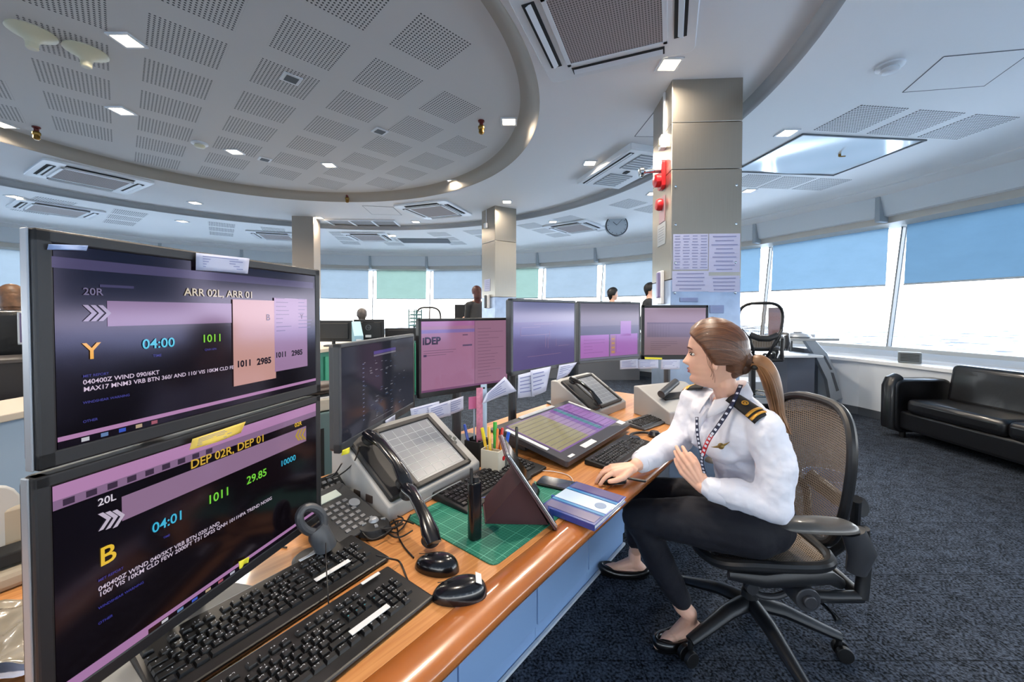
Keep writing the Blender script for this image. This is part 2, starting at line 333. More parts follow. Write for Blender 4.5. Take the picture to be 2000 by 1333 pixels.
for i, (a0, a1) in enumerate(pairs):
    cover = 2 <= i <= 14
    w_ = bpy.data.objects.new('window_%d' % (i + 1), None); C.objects.link(w_); struct(w_)
    g = MB(); g.add([wp(a0, ROB + .03, ZR), wp(a1, ROB + .03, ZR), wp(a1, ROT + .03, ZT), wp(a0, ROT + .03, ZT)], [(0, 1, 2, 3)]); g.build('glass_pane', mglass, w_, smooth=0)
    q = MB()
    def mpt(da, r_, z): return wp(a0 + da, r_, z)
    for (d0, d1, ri, rj) in ((-.07, .07, .02, .07),):
        vs = [mpt(d0, ROB - ri, ZR), mpt(d1, ROB - ri, ZR), mpt(d1, ROB + rj, ZR), mpt(d0, ROB + rj, ZR), mpt(d0, ROT - ri, ZT), mpt(d1, ROT - ri, ZT), mpt(d1, ROT + rj, ZT), mpt(d0, ROT + rj, ZT)]
        q.add(vs, [(0, 1, 5, 4), (1, 2, 6, 5), (2, 3, 7, 6), (3, 0, 4, 7), (0, 3, 2, 1), (4, 5, 6, 7)])
    q.build('mullion', mmul, w_, smooth=0)
    q = MB()
    vs = [mpt(-.11, ROB + .05, ZR), mpt(-.07, ROB + .05, ZR), mpt(-.07, ROT + .05, ZT), mpt(-.11, ROT + .05, ZT)]
    q.add(vs, [(0, 1, 2, 3)]); q.build('window_seal', mmuld, w_, smooth=0, solid=.01)
    br = MB(); c_ = wp(a0, RW + .16, ZC - .31); br.box(c_, (.26, .06, .36), (0, 0, math.radians(a0))); br.build('bracket', mtrim, w_, smooth=0, bevel=.01)
    # roller blind
    closed = i < 2 or i > 15  # unseen blinds behind the camera hang lower to dim the near ceiling
    zb = 1.38 if closed else 1.74; rt = RW + .44; f = (ZT - zb) / (ZT - ZR); rb = RW + .40
    m = mb_pale if 8 <= i else mb_blue2
    if i == 9: m = mb_green
    if i in (7,): m = mb_green
    if i in (6, 5): m = mb_pale
    if i in (2, 1, 0): m = mb_blue
    if i == 3: m = mb_blue2
    if closed: m = mb_blue
    if cover or i in (0, 1) or i > 14:
        bo = thing('roller_blind', bl_label.get(i, 'pale roller blind hanging in front of the glass, out of sight from the desk'), 'blind', wp((a0 + a1) / 2, rt, ZT - .33), 0, 'roller blinds around the tower cab')
        M = Matrix.Translation(-Vector(bo.location))
        b_ = MB(M); ins = .72
        def bf(u, v): 
            a = a0 + ins + (a1 - a0 - 2 * ins) * u; base = wp(a0 + ins, 1, 0).lerp(wp(a1 - ins, 1, 0), u)
            p0 = wp(a0 + ins, rt, ZT - .28).lerp(wp(a1 - ins, rt, ZT - .28), u); p1 = wp(a0 + ins, rb, zb).lerp(wp(a1 - ins, rb, zb), u); return p0.lerp(p1, v)
        b_.grid(bf, 6, 6); b_.build('blind_fabric', m, bo, smooth=0)
        b2 = MB(M); b2.tube([wp(a0 + ins, rb, zb - .01), wp(a1 - ins, rb, zb - .01)], .012, 8); b2.build('bottom_bar', mrail, bo)

# the land outside, far below
mland = mat('land', '#c9cdd0', .9)
n, b = nodes_of(mland); t = n.nodes.new('ShaderNodeTexCoord'); nz = n.nodes.new('ShaderNodeTexNoise'); nz.inputs['Scale'].default_value = .012; nz.inputs['Detail'].default_value = 9; nz.inputs['Roughness'].default_value = .62
n.links.new(t.outputs['Object'], nz.inputs['Vector']); r = n.nodes.new('ShaderNodeValToRGB'); n.links.new(nz.outputs['Fac'], r.inputs[0]); n.links.new(r.outputs[0], b.inputs['Base Color'])
r.color_ramp.elements[0].position = .435; r.color_ramp.elements[0].color = lin('#0b1318'); r.color_ramp.elements[1].position = .505; r.color_ramp.elements[1].color = lin('#f2efe9')  # haze put into the ground colour; its white also lights the ceiling
land = MB(); land.prism([(2600 * math.cos(a * PI / 24), 2600 * math.sin(a * PI / 24)) for a in range(48)], -78, -75); tag(land.build('ground', mland, smooth=0), 'pale hazy city plain far below the windows', 'ground', kind='structure')

# pillars clad in steel
msteel = mat('brushed_steel', '#a19b90', .34, metal=.9, noise=(3, .035, (90, 90, 1)))
msteel2 = mat('steel_pale', '#8d9cb2', .38, metal=.75, noise=(9, .12))
def pillar(x0, y0, w1, w2, rz, label, bands):
    p = thing('pillar', label, 'pillar', (x0, y0, 0), rz); p['kind'] = 'structure'
    for k, (z0, z1, m) in enumerate(bands):
        q = MB(); q.box((0, 0, (z0 + z1) / 2), (w1, w2, z1 - z0 - .004)); q.build('cladding_panel', m, p, smooth=0, bevel=.004)
    return p
PR = pillar(1.43, 3.10, .50, .46, -.06, 'large brushed steel pillar behind the operator carrying red alarms', [(0, 1.60, msteel2), (1.60, 2.40, msteel), (2.40, 2.74, msteel), (2.74, ZC + .02, msteel)])
PM = pillar(-.22, 6.55, .40, .46, .55, 'steel clad pillar in the middle distance', [(0, 1.60, msteel2), (1.60, 2.5, msteel), (2.5, ZC + .02, msteel)])
mstucco = mat('pillar_beige', '#9a8f84', .5, metal=.35)
PL = pillar(-3.72, 7.12, .36, .36, .15, 'beige clad pillar left of the middle, right of the double monitor', [(0, 1.6, msteel2), (1.6, ZC + .02, mstucco)])
# ================================================================ CEILING FITTINGS
mwhite = mat('white_plastic', '#d9dcde', .4); mgrille = mat('grille_mesh', '#8f8682', .6); mdark = mat('dark_void', '#17191b', .8); mchrome = mat('chrome', '#c8cccf', .15, metal=1)
mlens = mat('lamp_lens', '#fff1dc', .5, emit=14, ecol='#ffe3bd'); mlensc = mat('lamp_lens_cool', '#ffffff', .5, emit=14, ecol='#fff0dd')
mbrass = mat('brass', '#8a6a34', .3, metal=.9); mred = mat('red_plastic', '#c5161d', .35, coat=.3); mcream = mat('cream_plastic', '#cfc9ac', .4)
# perforated groups in the outer ring are part of the ceiling
mperf2 = mat('perforated_patch', '#e6e9ea', .75); perf_nodes(mperf2, None, 0, hole=.024, col='#e6e9ea', rad=.32)  # base follows the brightened tone of the outer ring
zo = ZC - .08
def patch(cx, cy, sx_, sy_, rz): q = MB(); q.box((0, 0, 0), (sx_, sy_, .004)); o = q.build('ceiling', mperf2, smooth=0); o.location = (cx, cy, zo - .001); o.rotation_euler = (0, 0, rz); struct(o, 'perforated square patch of the outer ceiling ring'); return o
for k, (x, y) in enumerate([(2.90, 3.31), (3.43, 3.38), (3.96, 3.45)]): patch(x, y, .42, .42, .12)
for k, (x, y) in enumerate([(2.95, 4.85), (3.42, 4.92), (3.9, 4.98)]): patch(x, y, .42, .42, .12)
for a, cnt in ((38, 3), (62, 3), (86, 3), (110, 3), (134, 3), (158, 3)):
    for side in (-1, 1):
        for k in range(cnt):
            aa = math.radians(a + side * 7.2); r_ = R2 + .55 + .53 * k
            patch(RC.x + r_ * math.cos(aa), RC.y + r_ * math.sin(aa), .40, .40, aa)

def downlight(px, py, z, label, first=[None], warm=True, power=13, size=.115):
    p_ = at(px, py, z=z)
    if first[0] is None:
        t = thing('downlight', label, 'ceiling light', p_, 0, 'recessed square downlights in the ceiling')
        q = MB(); 
        for sx_, sy_, dx, dy in ((.15, .018, 0, .066), (.15, .018, 0, -.066), (.018, .114, .066, 0), (-.018, .114, -.066, 0)): q.box((dx, dy, -.004), (abs(sx_), sy_, .012))
        q.build('frame', mwhite, t, smooth=0, bevel=.002)
        q = MB(); q.box((0, 0, .001), (.114, .114, .008)); q.build('lens', mlens, t, smooth=0)
        L = bpy.data.lights.new('bulb', 'AREA'); L.energy = power; L.size = .11; L.color = (1, .86, .70); L.spread = math.radians(160)
        lo = bpy.data.objects.new('bulb', L); C.objects.link(lo); lo.parent = t; lo.location = (0, 0, -.014)
        first[0] = t
    else: t = copy_thing(first[0], p_, 0, label)
    return t
zi = ZC + .10
for px, py, z, lab in [(1307, 125, ZC, 'square downlight in front of the large steel pillar'), (248, 78, zi, 'square downlight right of the two cream domes'), (237, 216, zi, 'square downlight in the raised middle, second from the double monitor side'),
    (5, 243, zi, 'square downlight cut by the left edge of the photo'), (458, 296, zi, 'square downlight in the raised middle near the round smoke detector'), (643, 322, zi, 'square downlight in the raised middle between two small vents'),
    (406, 356, zi, 'square downlight at the near rim of the raised middle left of the brass sprinkler'), (994, 237, zi, 'square downlight beside the brass sprinkler at the right rim'), (884, 354, zi, 'square downlight at the far right rim of the raised middle'),
    (686, 384, zi, 'square downlight touching the far brass sprinkler'), (1152, 318, ZC, 'square downlight next to the slanted two grille air unit'), (990, 394, ZC, 'square downlight just above the middle pillar'), (622, 425, ZC, 'square downlight right of the beige pillar'),
    (381, 396, ZC, 'square downlight on the ring left of the beige pillar'), (29, 384, zo, 'square downlight at the far left on the outer ring'), (356, 432, zo, 'square downlight on the outer ring left of the beige pillar'), (812, 433, ZC, 'square downlight below the middle air unit'),
    (767, 460, zo, 'small far downlight above the green blind'), (1080, 433, zo, 'far downlight beside the dark corner of an air unit'), (1537, 259, zo, 'square downlight at the corner of the shiny ceiling hatch'), (1463, 372, zo, 'downlight partly behind the right side of the large pillar'), (1275, 378, zo, 'downlight partly behind the left side of the large pillar')]:
    downlight(px, py, z, lab)

for k in range(9):      # unseen lamps added to light the desk, continuing the visible ring
    a = math.radians(-150 + 30 * k) if k < 6 else math.radians(-20 + 12 * (k - 6)); r_ = 3.4
    if k < 6 or k == 6:
        p_ = Vector((RC.x + r_ * math.cos(a), RC.y + r_ * math.sin(a), ZC))
        if p_.y < 1.9: t = thing('downlight', 'square downlight on the ring over and behind the desk, outside the photo', 'ceiling light', p_, 0, 'recessed square downlights in the ceiling'); bpy.data.objects.remove(t); t = copy_thing([o for o in C.objects if o.name == 'downlight'][0], p_, 0, 'square downlight on the ring over and behind the desk, outside the photo')
def cassette(cx, cy, z, rz, label, s=.95):
    t = thing('air_conditioner', label, 'air conditioner', (cx, cy, z), rz, 'ceiling air conditioning units')
    q = MB(); h = s / 2
    q.rbox((0, 0, -.012), (s, s, .03), .05)
    q.build('casing', mwhite, t, smooth=30, bevel=.006)
    q = MB(); q.box((0, 0, -.030), (s * .60, s * .60, .012)); q.build('intake_grille', mgrl, t, smooth=0)
    q = MB()
    for k in range(4):
        a = k * PI / 2; q.box((s * .315 * math.cos(a), s * .315 * math.sin(a), -.030), (s * .03, s * .66, .02), (0, 0, a))
    q.build('grille_frame', mwhite, t, smooth=0, bevel=.003)
    for k in range(4):
        a = k * PI / 2; q = MB(); R = Matrix.Rotation(a, 4, 'Z')
        q.box(R @ Vector((s * .405, 0, -.029)), (s * .075, s * .62, .004), (0, 0, a), mi=0)
        q.box(R @ Vector((s * .405, 0, -.036)), (s * .036, s * .60, .006), R @ Matrix.Rotation(.5, 4, 'Y'), mi=1)
        q.build('air_flap', [mdark, mwhite], t, smooth=0)
    return t
mgrl = mat('intake_fabric', '#8c8280', .7); n, b = nodes_of(mgrl); t = n.nodes.new('ShaderNodeTexCoord'); s_ = n.nodes.new('ShaderNodeSeparateXYZ'); n.links.new(t.outputs['Object'], s_.inputs[0])
hx = [math_node(n, 'SUBTRACT', math_node(n, 'FRACT', math_node(n, 'MULTIPLY', o, 62)), .5) for o in (s_.outputs[0], s_.outputs[1])]
dd = math_node(n, 'LESS_THAN', math_node(n, 'SQRT', math_node(n, 'ADD', math_node(n, 'MULTIPLY', hx[0], hx[0]), math_node(n, 'MULTIPLY', hx[1], hx[1]))), .33)
mx = n.nodes.new('ShaderNodeMix'); mx.data_type = 'RGBA'; n.links.new(dd, mx.inputs[0]); mx.inputs[6].default_value = lin('#a69a97'); mx.inputs[7].default_value = lin('#5e5654'); n.links.new(mx.outputs[2], b.inputs['Base Color'])
cassette(.55, 2.27, ZC, math.radians(-22), 'large white cassette air conditioner overhead, cut by the top edge')
cassette(-5.28, 4.95, ZC, math.radians(150), 'white cassette air conditioner on the left ring above the double monitor')
cassette(-1.28, 6.50, ZC, math.radians(70), 'white cassette air conditioner between the two far pillars')
for px, py, rz, lab in ((1122, 443, .9, 'far cassette air conditioner with dark open corner left of the clock'), (112, 408, 2.6, 'far left cassette air conditioner on the outer ring'), (722, 462, 1.6, 'far small cassette air conditioner above the green blind'), (540, 460, 1.9, 'far cassette air conditioner half hidden by the beige pillar')):
    p_ = at(px, py, z=zo); cassette(p_.x, p_.y, zo, rz, lab, .9)
# two grille unit
t = thing('air_conditioner', 'slanted white two grille air conditioner beside the large steel pillar', 'air conditioner', (1.30, 4.58, ZC), math.radians(18), 'ceiling air conditioning units')
q = MB(); q.box((0, 0, -.03), (.62, 1.16, .07)); q.build('casing', mwhite, t, smooth=0, bevel=.012)
for dy in (-.29, .29):
    q = MB(); q.box((.03, dy, -.068), (.30, .40, .006), mi=0)
    for k in range(7): q.box((.03, dy - .18 + .06 * k, -.073), (.30, .012, .006), mi=1)
    q.build('intake_grille', [mat('grille_grey', '#8b9196', .5), mwhite], t, smooth=0)
q = MB(); q.box((-.24, 0, -.066), (.05, 1.0, .006), mi=0); q.box((-.24, 0, -.07), (.02, .98, .008), mi=1); q.build('air_flap', [mdark, mwhite], t, smooth=0)
q = MB(); q.box((.03, 0, -.069), (.05, .08, .008)); q.build('control_window', mdark, t, smooth=0)
# long triple grille
t = thing('ceiling_grille', 'white framed ceiling grille of three dark panels between the far pillars', 'vent', (-2.80, 7.50, ZC), 0.05)
q = MB()
for k in range(4): q.box((-.62 + k * .413, 0, -.01), (.03, .62, .03))
q.box((0, .31, -.01), (1.27, .03, .03)); q.box((0, -.31, -.01), (1.27, .02, .03)); q.build('frame', mwhite, t, smooth=0)
for k in range(3): q = MB(); q.box((-.413 + k * .413, 0, -.004), (.385, .59, .01)); q.build('grille_panel', mat('panel_brown', '#6d665f', .6), t, smooth=0)
p_ = at(830, 470, z=zo); t = thing('ceiling_louvre', 'dark slatted louvre on the far outer ceiling ring', 'vent', (p_.x, p_.y, zo), 1.6)
q = MB(); q.box((0, 0, -.005), (.5, 1.1, .012)); q.build('backing', mat('louvre_grey', '#6f777d', .6), t, smooth=0)
q = MB(); [q.box((-.22 + .055 * k, 0, -.016), (.012, 1.06, .012)) for k in range(9)]; q.build('slats', mat('grille_grey'), t, smooth=0)
# big shiny hatch and outlined hatches
t = thing('ceiling_hatch', 'large shiny white ceiling hatch right of the steel pillar', 'hatch', (3.20, 4.10, zo), .10)
q = MB()
for (x, y, a, b_) in ((0, .47, 1.26, .015), (0, -.47, 1.26, .015), (.62, 0, .015, .94), (-.62, 0, .015, .94)): q.box((x, y, -.006), (a, b_, .014))
q.build('frame', mat('hatch_edge', '#63686b', .5), t, smooth=0)
q = MB(); q.grid(lambda u, v: ((u - .5) * 1.22, (v - .5) * .92, -.006 + .004 * math.sin(u * 9) * math.sin(v * 7 + 1)), 30, 24); q.build('hatch_panel', mat('gloss_white_film', '#f4f4f2', .14, metal=.25, coat=.6), t, smooth=60)
q = MB(); q.cyl((.12, -.1, -.006), (.12, -.1, -.03), .012); q.cyl((.12, -.1, -.03), (.12, -.16, -.05), .006); q.build('latch', mbrass, t)
def outline(pts, label):
    c0 = sum((Vector(p) for p in pts), Vector()) / 4; t = thing('ceiling_hatch', label, 'hatch', c0, 0); q = MB()
    q.add([Vector(p) - c0 + Vector((0, 0, -.002)) for p in pts], [(0, 1, 2, 3)]); q.build('hatch_panel', mceil if pts[0][2] > ZC - .04 else MATS['ceiling_outer_bright'], t, smooth=0)
    q = MB(); 
    for i in range(4): a = Vector(pts[i]) - c0; b_ = Vector(pts[(i + 1) % 4]) - c0; q.tube([a, b_], .004, 6)
    q.build('hatch_seam', mat('hatch_edge'), t, smooth=0)
outline([(2.86, 2.90, ZC-.08), (2.72, 2.50, ZC-.08), (3.20, 2.42, ZC-.08), (3.36, 2.82, ZC-.08)], 'square access hatch outlined in the ceiling at the top right')
outline([(1.18, 3.80, ZC), (1.20, 3.34, ZC), (1.62, 3.38, ZC), (1.60, 3.82, ZC)], 'square access hatch outlined just left of the steel pillar')
outline([(-2.42, 6.80, ZC), (-2.38, 6.26, ZC), (-1.92, 6.34, ZC), (-1.92, 6.86, ZC)], 'faint square access hatch between the long grille and the middle air unit')

for px, py, lab in ((940, 236, 'brass sprinkler hanging at the right rim of the raised ceiling'), (71, 248, 'brass sprinkler hanging at the left of the raised ceiling'), (678, 380, 'brass sprinkler at the far rim of the raised ceiling')):
    p_ = at(px, py, z=zi - .0); t = thing('sprinkler', lab, 'sprinkler', p_, 0, 'brass fire sprinklers')
    q = MB(); q.lathe([(.03, 0), (.03, -.012), (.018, -.02), (.018, -.045)]); q.build('base', mat('dark_red', '#5e1a16', .5), t)
    q = MB(); q.lathe([(.022, -.045), (.03, -.055), (.03, -.075), (.024, -.085), (.026, -.11), (.016, -.125), (0.001, -.127)]); q.build('head', mbrass, t)
for px, py, z, lab in ((390, 280, zi, 'round smoke detector on the raised ceiling left of a downlight'), (1738, 128, zo, 'round white smoke detector at the top right of the ceiling'), (962, 460, zo, 'small far detector left of the middle pillar')):
    t = thing('smoke_detector', lab, 'smoke detector', at(px, py, z=z), 0, 'ceiling smoke detectors')
    q = MB(); q.lathe([(.075, 0), (.075, -.012), (.06, -.02)]); q.build('base', mwhite, t)
    q = MB(); q.lathe([(.045, -.02), (.05, -.032), (.04, -.045), (.02, -.05), (.001, -.05)]); q.build('sensor', mcream if px == 390 else mwhite, t)
for px, py, lab in ((569, 153, 'small square vent near the perforated squares, nearest of three'), (742, 256, 'small square vent beside a perforated square toward the right'), (517, 311, 'small square vent between two downlights at the far side')):
    t = thing('ceiling_vent', lab, 'vent', at(px, py, z=zi), PI / 4, 'small square ceiling vents')
    q = MB(); q.box((0, 0, -.004), (.13, .13, .01)); q.build('frame', mwhite, t, smooth=0, bevel=.003)
    q = MB(); q.box((0, 0, -.01), (.085, .085, .004)); q.build('opening', mat('vent_dark', '#44484b', .6), t, smooth=0)
for px, py, lab in ((62, 62, 'cream mushroom shaped ceiling dome nearest the left edge'), (168, 100, 'cream ceiling dome to the right of its twin')):
    t = thing('ceiling_dome', lab, 'ceiling fitting', at(px, py, z=zi), 0, 'cream ceiling domes')
    q = MB(); q.lathe([(.112, 0), (.114, -.008), (.10, -.018), (.065, -.035), (.038, -.055), (.03, -.075)]); q.build('dish', mcream, t)
    q = MB(); q.lathe([(.03, -.073), (.029, -.105), (.024, -.11), (.001, -.11)]); q.build('stem', mcream, t)
# hanging clock
cp = at(1204, 441, Y=6.85); t = thing('wall_clock', 'round dark rimmed clock hanging from the ceiling left of the steel pillar', 'clock', (cp.x, cp.y, cp.z), -.12)
RX = Matrix.Rotation(PI / 2, 4, 'X')
q = MB(RX); q.lathe([(.186, -.05), (.192, -.03), (.192, .03), (.186, .05), (.172, .05), (.172, -.05), (.186, -.05)], seg=48, cap=False); q.build('rim', mat('clock_rim', '#2c3136', .35), t)
q = MB(RX); q.lathe([(.001, -.042), (.173, -.042), (.173, .042), (.001, .042)], seg=48); q.build('dial', mat('dial', '#b9c2c8', .5), t, smooth=0)
q = MB()
for k in range(12): a = k * PI / 6; q.box((.15 * math.sin(a), -.0435, .15 * math.cos(a)), (.006, .002, .022), (0, a, 0))
q.build('hour_marks', mat('mark_dark', '#23272b', .5), t, smooth=0)
for (a, l, ww) in ((-.85, .085, .008), (.75, .125, .005)): q = MB(); q.box((l / 2 * math.sin(a), -.0455, l / 2 * math.cos(a)), (ww, .002, l), (0, a, 0)); q.build('clock_hand', mat('mark_dark'), t, smooth=0)
q = MB(); q.cyl((0, 0, .18), (0, 0, zo - cp.z), .012); q.lathe([(.04, zo - cp.z), (.04, zo - cp.z - .015), (.012, zo - cp.z - .03)]); q.build('hanger', mat('clock_rim'), t)

# ---- things on the large steel pillar: left face has normal -x in pillar space
PW, PD, prz = .25, .23, -.06
R = Matrix.Rotation(prz, 4, 'Z'); PO = Vector((1.43, 3.10, 0))
def lface(y, z): return PO + R @ Vector((-PW, y, 0)) + Vector((0, 0, z))     # on the left side face
def fface(x, z): return PO + R @ Vector((x, -PD, 0)) + Vector((0, 0, z))     # on the front face
LR = prz - PI / 2    # local -y points to -x
t = thing('fire_alarm_sounder', 'red wall sounder with white strobe on the left face of the steel pillar', 'alarm', lface(-.05, 2.42), LR)
q = MB(); q.rbox((0, -.015, 0), (.11, .22, .03), .03, rot=(PI / 2, 0, 0)); q.build('back_plate', mred, t, bevel=.004)
q = MB(); q.lathe([(.05, 0), (.05, .035), (.035, .045), (.001, .046)], (0, -.03, -.04), rot=(PI / 2, 0, 0)); q.build('sounder', mred, t)
q = MB(); q.box((0, -.05, .055), (.07, .05, .05)); q.build('strobe', mwhite, t, smooth=0, bevel=.006)
q = MB(); q.cyl((0, -.07, .04), (0, -.15, .03), .014); q.lathe([(.014, 0), (.04, .02), (.04, .04), (.02, .05)], (0, -.14, .03), rot=(PI / 2, 0, 0)); q.build('detector_arm', mchrome, t)
t = thing('manual_call_point', 'small red round call point on a pink plate below the sounder', 'alarm', lface(-.03, 2.19), LR)
q = MB(); q.box((0, -.004, -.03), (.13, .008, .20)); q.build('plate', mat('pink_plate', '#a98b92', .4, metal=.3), t, smooth=0, bevel=.002)
q = MB(); q.lathe([(.045, 0), (.048, .02), (.04, .04), (.02, .045), (.001, .045)], (0, -.008, .01), rot=(PI / 2, 0, 0)); q.build('button', mred, t)
t = thing('sign_plate', 'pale blank square plate under the red call point', 'sign', lface(-.02, 1.97), LR)
q = MB(); q.box((0, -.003, 0), (.19, .006, .17)); q.build('plate', mat('plate_grey', '#a8adb0', .35, metal=.5), t, smooth=0, bevel=.002)
q = MB(); [q.box((0, -.0065, .05 - .02 * k), (.14 - .01 * (k % 3), .001, .004)) for k in range(6)]; q.build('printed_lines', mat('print_grey', '#858a8e', .6), t, smooth=0)
t = thing('switch_box', 'small white switch box with vertical conduit above the red sounder', 'switch', lface(-.08, 2.66), LR)
q = MB(); q.box((0, -.02, 0), (.075, .04, .10)); q.build('box', mwhite, t, smooth=0, bevel=.004)
q = MB(); q.box((0, -.044, 0), (.03, .008, .05)); q.build('switch', mcream, t, smooth=0, bevel=.002)
q = MB(); q.box((0, -.008, (3.04 - 2.66 + .05) / 2), (.02, .014, 3.04 - 2.66 - .05)); q.build('conduit', mwhite, t, smooth=0)
t = thing('intercom_handset', 'narrow white and purple wall handset low on the left face of the steel pillar', 'intercom', lface(-.04, 1.55), LR)
q = MB(); q.box((0, -.012, 0), (.10, .024, .26)); q.build('base', mwhite, t, smooth=0, bevel=.006)
q = MB(); q.box((0, -.032, .02), (.05, .02, .20)); q.build('handset', mat('handset_purple', '#77709a', .4), t, smooth=0, bevel=.008)
# papers and control plates on the front face
mpap = mat('paper_lilac', '#a9aecb', .6); mline = mat('print_blue', '#7b80a6', .6)
def sheet(x, z, sx_, sz, label, lines=8, m=mpap, cols=1):
    t = thing('notice_sheet', label, 'paper', fface(x, z), prz, 'printed sheets on the steel pillar')
    q = MB(); q.box((0, -.002, 0), (sx_, .002, sz)); q.build('paper', m, t, smooth=0)
    q = MB()
    for c_ in range(cols):
        for k in range(lines):
            w_ = sx_ / cols * random.uniform(.5, .85); q.box((-sx_ / 2 + sx_ / cols * (c_ + .5), -.0035, sz / 2 - sz * (k + .7) / (lines + .4)), (w_, .001, sz / lines * .25))
    q.build('print', mline, t, smooth=0)
sheet(-.11, 1.80, .25, .26, 'wide lilac printed sheet at the left of the pillar front', 12, cols=4)
sheet(.13, 1.79, .22, .28, 'lilac printed sheet at the right of the pillar front', 9)
sheet(-.11, 1.585, .26, .15, 'lilac sheet with framed box below the wide sheet', 5)
sheet(.13, 1.565, .22, .12, 'small lilac sheet at the lower right of the pillar front', 4)
for x, z, sx_, sz, lab in ((-.12, 1.45, .13, .035, 'narrow blue grey label plate above the two switches'), (-.10, 1.38, .08, .06, 'small blue plate at the left of the pillar'), (.08, 1.38, .10, .06, 'small blue plate at the right of the pillar')):
    t = thing('control_plate', lab, 'plate', fface(x, z), prz, 'blue plates on the steel pillar'); q = MB(); q.box((0, -.004, 0), (sx_, .008, sz)); q.build('plate', mat('plate_blue', '#7585ab', .4, metal=.2), t, smooth=0, bevel=.003)
    q = MB(); [q.box((0, -.0085, sz * (.2 - .2 * k)), (sx_ * .7, .001, .003)) for k in range(3)]; q.build('engraving', mline, t, smooth=0)
q = MB()
for x in (-.22, .21):
    for z in (1.50, 1.72, 2.0, 2.28): q.lathe([(.009, 0), (.009, .004), (.004, .006)], fface(x, z), rot=(PI / 2, 0, prz), seg=10)
q.build('screw', mchrome, PR).matrix_parent_inverse = PR.matrix_world.inverted() if False else Matrix.Translation((0, 0, 0)) @ (Matrix.Translation(PO) @ R).inverted()
# middle pillar bits
RM = Matrix.Rotation(.55, 4, 'Z'); PMO = Vector((-.22, 6.55, 0))
t = thing('wall_telephone', 'grey wall telephone on the middle pillar', 'telephone', PMO + RM @ Vector((-.201, .0, 1.5)), .55 - PI / 2)
q = MB(); q.box((0, -.02, .03), (.12, .04, .22)); q.build('base', mwhite, t, smooth=0, bevel=.006); q = MB(); q.box((0, -.055, .03), (.055, .03, .21)); q.build('handset', mat('dark_grey_plastic', '#3f4449', .4), t, smooth=0, bevel=.01)
t = thing('switch_box', 'small white switch box with conduit high on the middle pillar', 'switch', PMO + RM @ Vector((-.201, .05, 2.78)), .55 - PI / 2)
q = MB(); q.box((0, -.02, 0), (.08, .04, .08)); q.build('box', mwhite, t, smooth=0, bevel=.004); q = MB(); q.box((0, -.006, .15), (.012, .012, .24)); q.build('conduit', mwhite, t, smooth=0)
t = thing('notice_sheet', 'pale paper notice on the middle pillar above the telephone', 'paper', PMO + RM @ Vector((-.201, .03, 1.80)), .55 - PI / 2)
q = MB(); q.box((0, -.002, 0), (.2, .003, .2)); q.build('paper', mpap, t, smooth=0); q = MB(); [q.box((0, -.004, .07 - .03 * k), (.14, .001, .008)) for k in range(5)]; q.build('print', mline, t, smooth=0)
# ================================================================ THE OPERATOR'S DESK
U = Vector((.63, .7766)).normalized(); NB = Vector((-U.y, U.x)); ZD = .74; RZ = math.atan2(U.y, U.x)
def along(p, a, b=0): return Vector((p[0] + U.x * a + NB.x * b, p[1] + U.y * a + NB.y * b))
mwood = mat('wood_veneer', '#b4713a', .34, coat=.25)
n, b = nodes_of(mwood); t = n.nodes.new('ShaderNodeTexCoord'); mp = n.nodes.new('ShaderNodeMapping'); mp.inputs['Rotation'].default_value = (0, 0, -RZ)
mp2 = n.nodes.new('ShaderNodeMapping'); mp2.inputs['Scale'].default_value = (1.4, 38, 1)
n.links.new(t.outputs['Object'], mp.inputs[0]); n.links.new(mp.outputs[0], mp2.inputs[0]); nz = n.nodes.new('ShaderNodeTexNoise'); nz.inputs['Scale'].default_value = 3.0; nz.inputs['Detail'].default_value = 7; nz.inputs['Distortion'].default_value = .4
n.links.new(mp2.outputs[0], nz.inputs['Vector']); r = n.nodes.new('ShaderNodeValToRGB'); n.links.new(nz.outputs['Fac'], r.inputs[0]); n.links.new(r.outputs[0], b.inputs['Base Color'])
r.color_ramp.elements[0].position = .32; r.color_ramp.elements[0].color = lin('#b27440'); r.color_ramp.elements[1].position = .68; r.color_ramp.elements[1].color = lin('#cf955c')
mnose = mat('wood_moulding', '#a25f2c', .25, coat=.6, noise=(6, .14, (1, 1, 1)))
FE = [(-.78, -.18), (-.60, .05), (-.45, .26), (-.285, .475), (-.124, .677), (0, .838), (.218, 1.108), (.40, 1.33), (.589, 1.556), (.90, 1.94), (1.22, 2.33), (1.40, 2.55)]
def offs(pts, d):
    out = []
    for i, p in enumerate(pts):
        a = Vector(pts[max(i - 1, 0)]); c_ = Vector(pts[min(i + 1, len(pts) - 1)]); T = (c_ - a).normalized(); out.append((p[0] - T.y * d, p[1] + T.x * d))
    return out
t = thing('desk', 'long wooden control desk with rounded orange brown edge in front of the operator', 'desk', (0, 0, 0))
top = offs(FE, .078); back = offs(FE, .95)
q = MB(); q.prism(top + back[::-1], ZD - .035, ZD); q.build('worktop', mwood, t, smooth=0)
q = MB(); prof = [(.079, ZD - .004), (.076, ZD + .001), (.045, ZD + .002), (.014, ZD - .006), (.004, ZD - .014), (0, ZD - .025), (.004, ZD - .038), (.016, ZD - .046), (.079, ZD - .048)]
rows = [offs(FE, d) for d, z in prof]
q.grid(lambda u, v: (*rows[int(round(v * 8))][int(round(u * (len(FE) - 1)))], prof[int(round(v * 8))][1]), len(FE), 9); q.build('edge_moulding', mnose, t, smooth=80)
q = MB(); b0, b1 = offs(FE, .90), offs(FE, .935); q.prism(b0 + b1[::-1], .02, ZD - .036); q.build('back_panel', mat('desk_grey', '#8b98a6', .5), t, smooth=0)
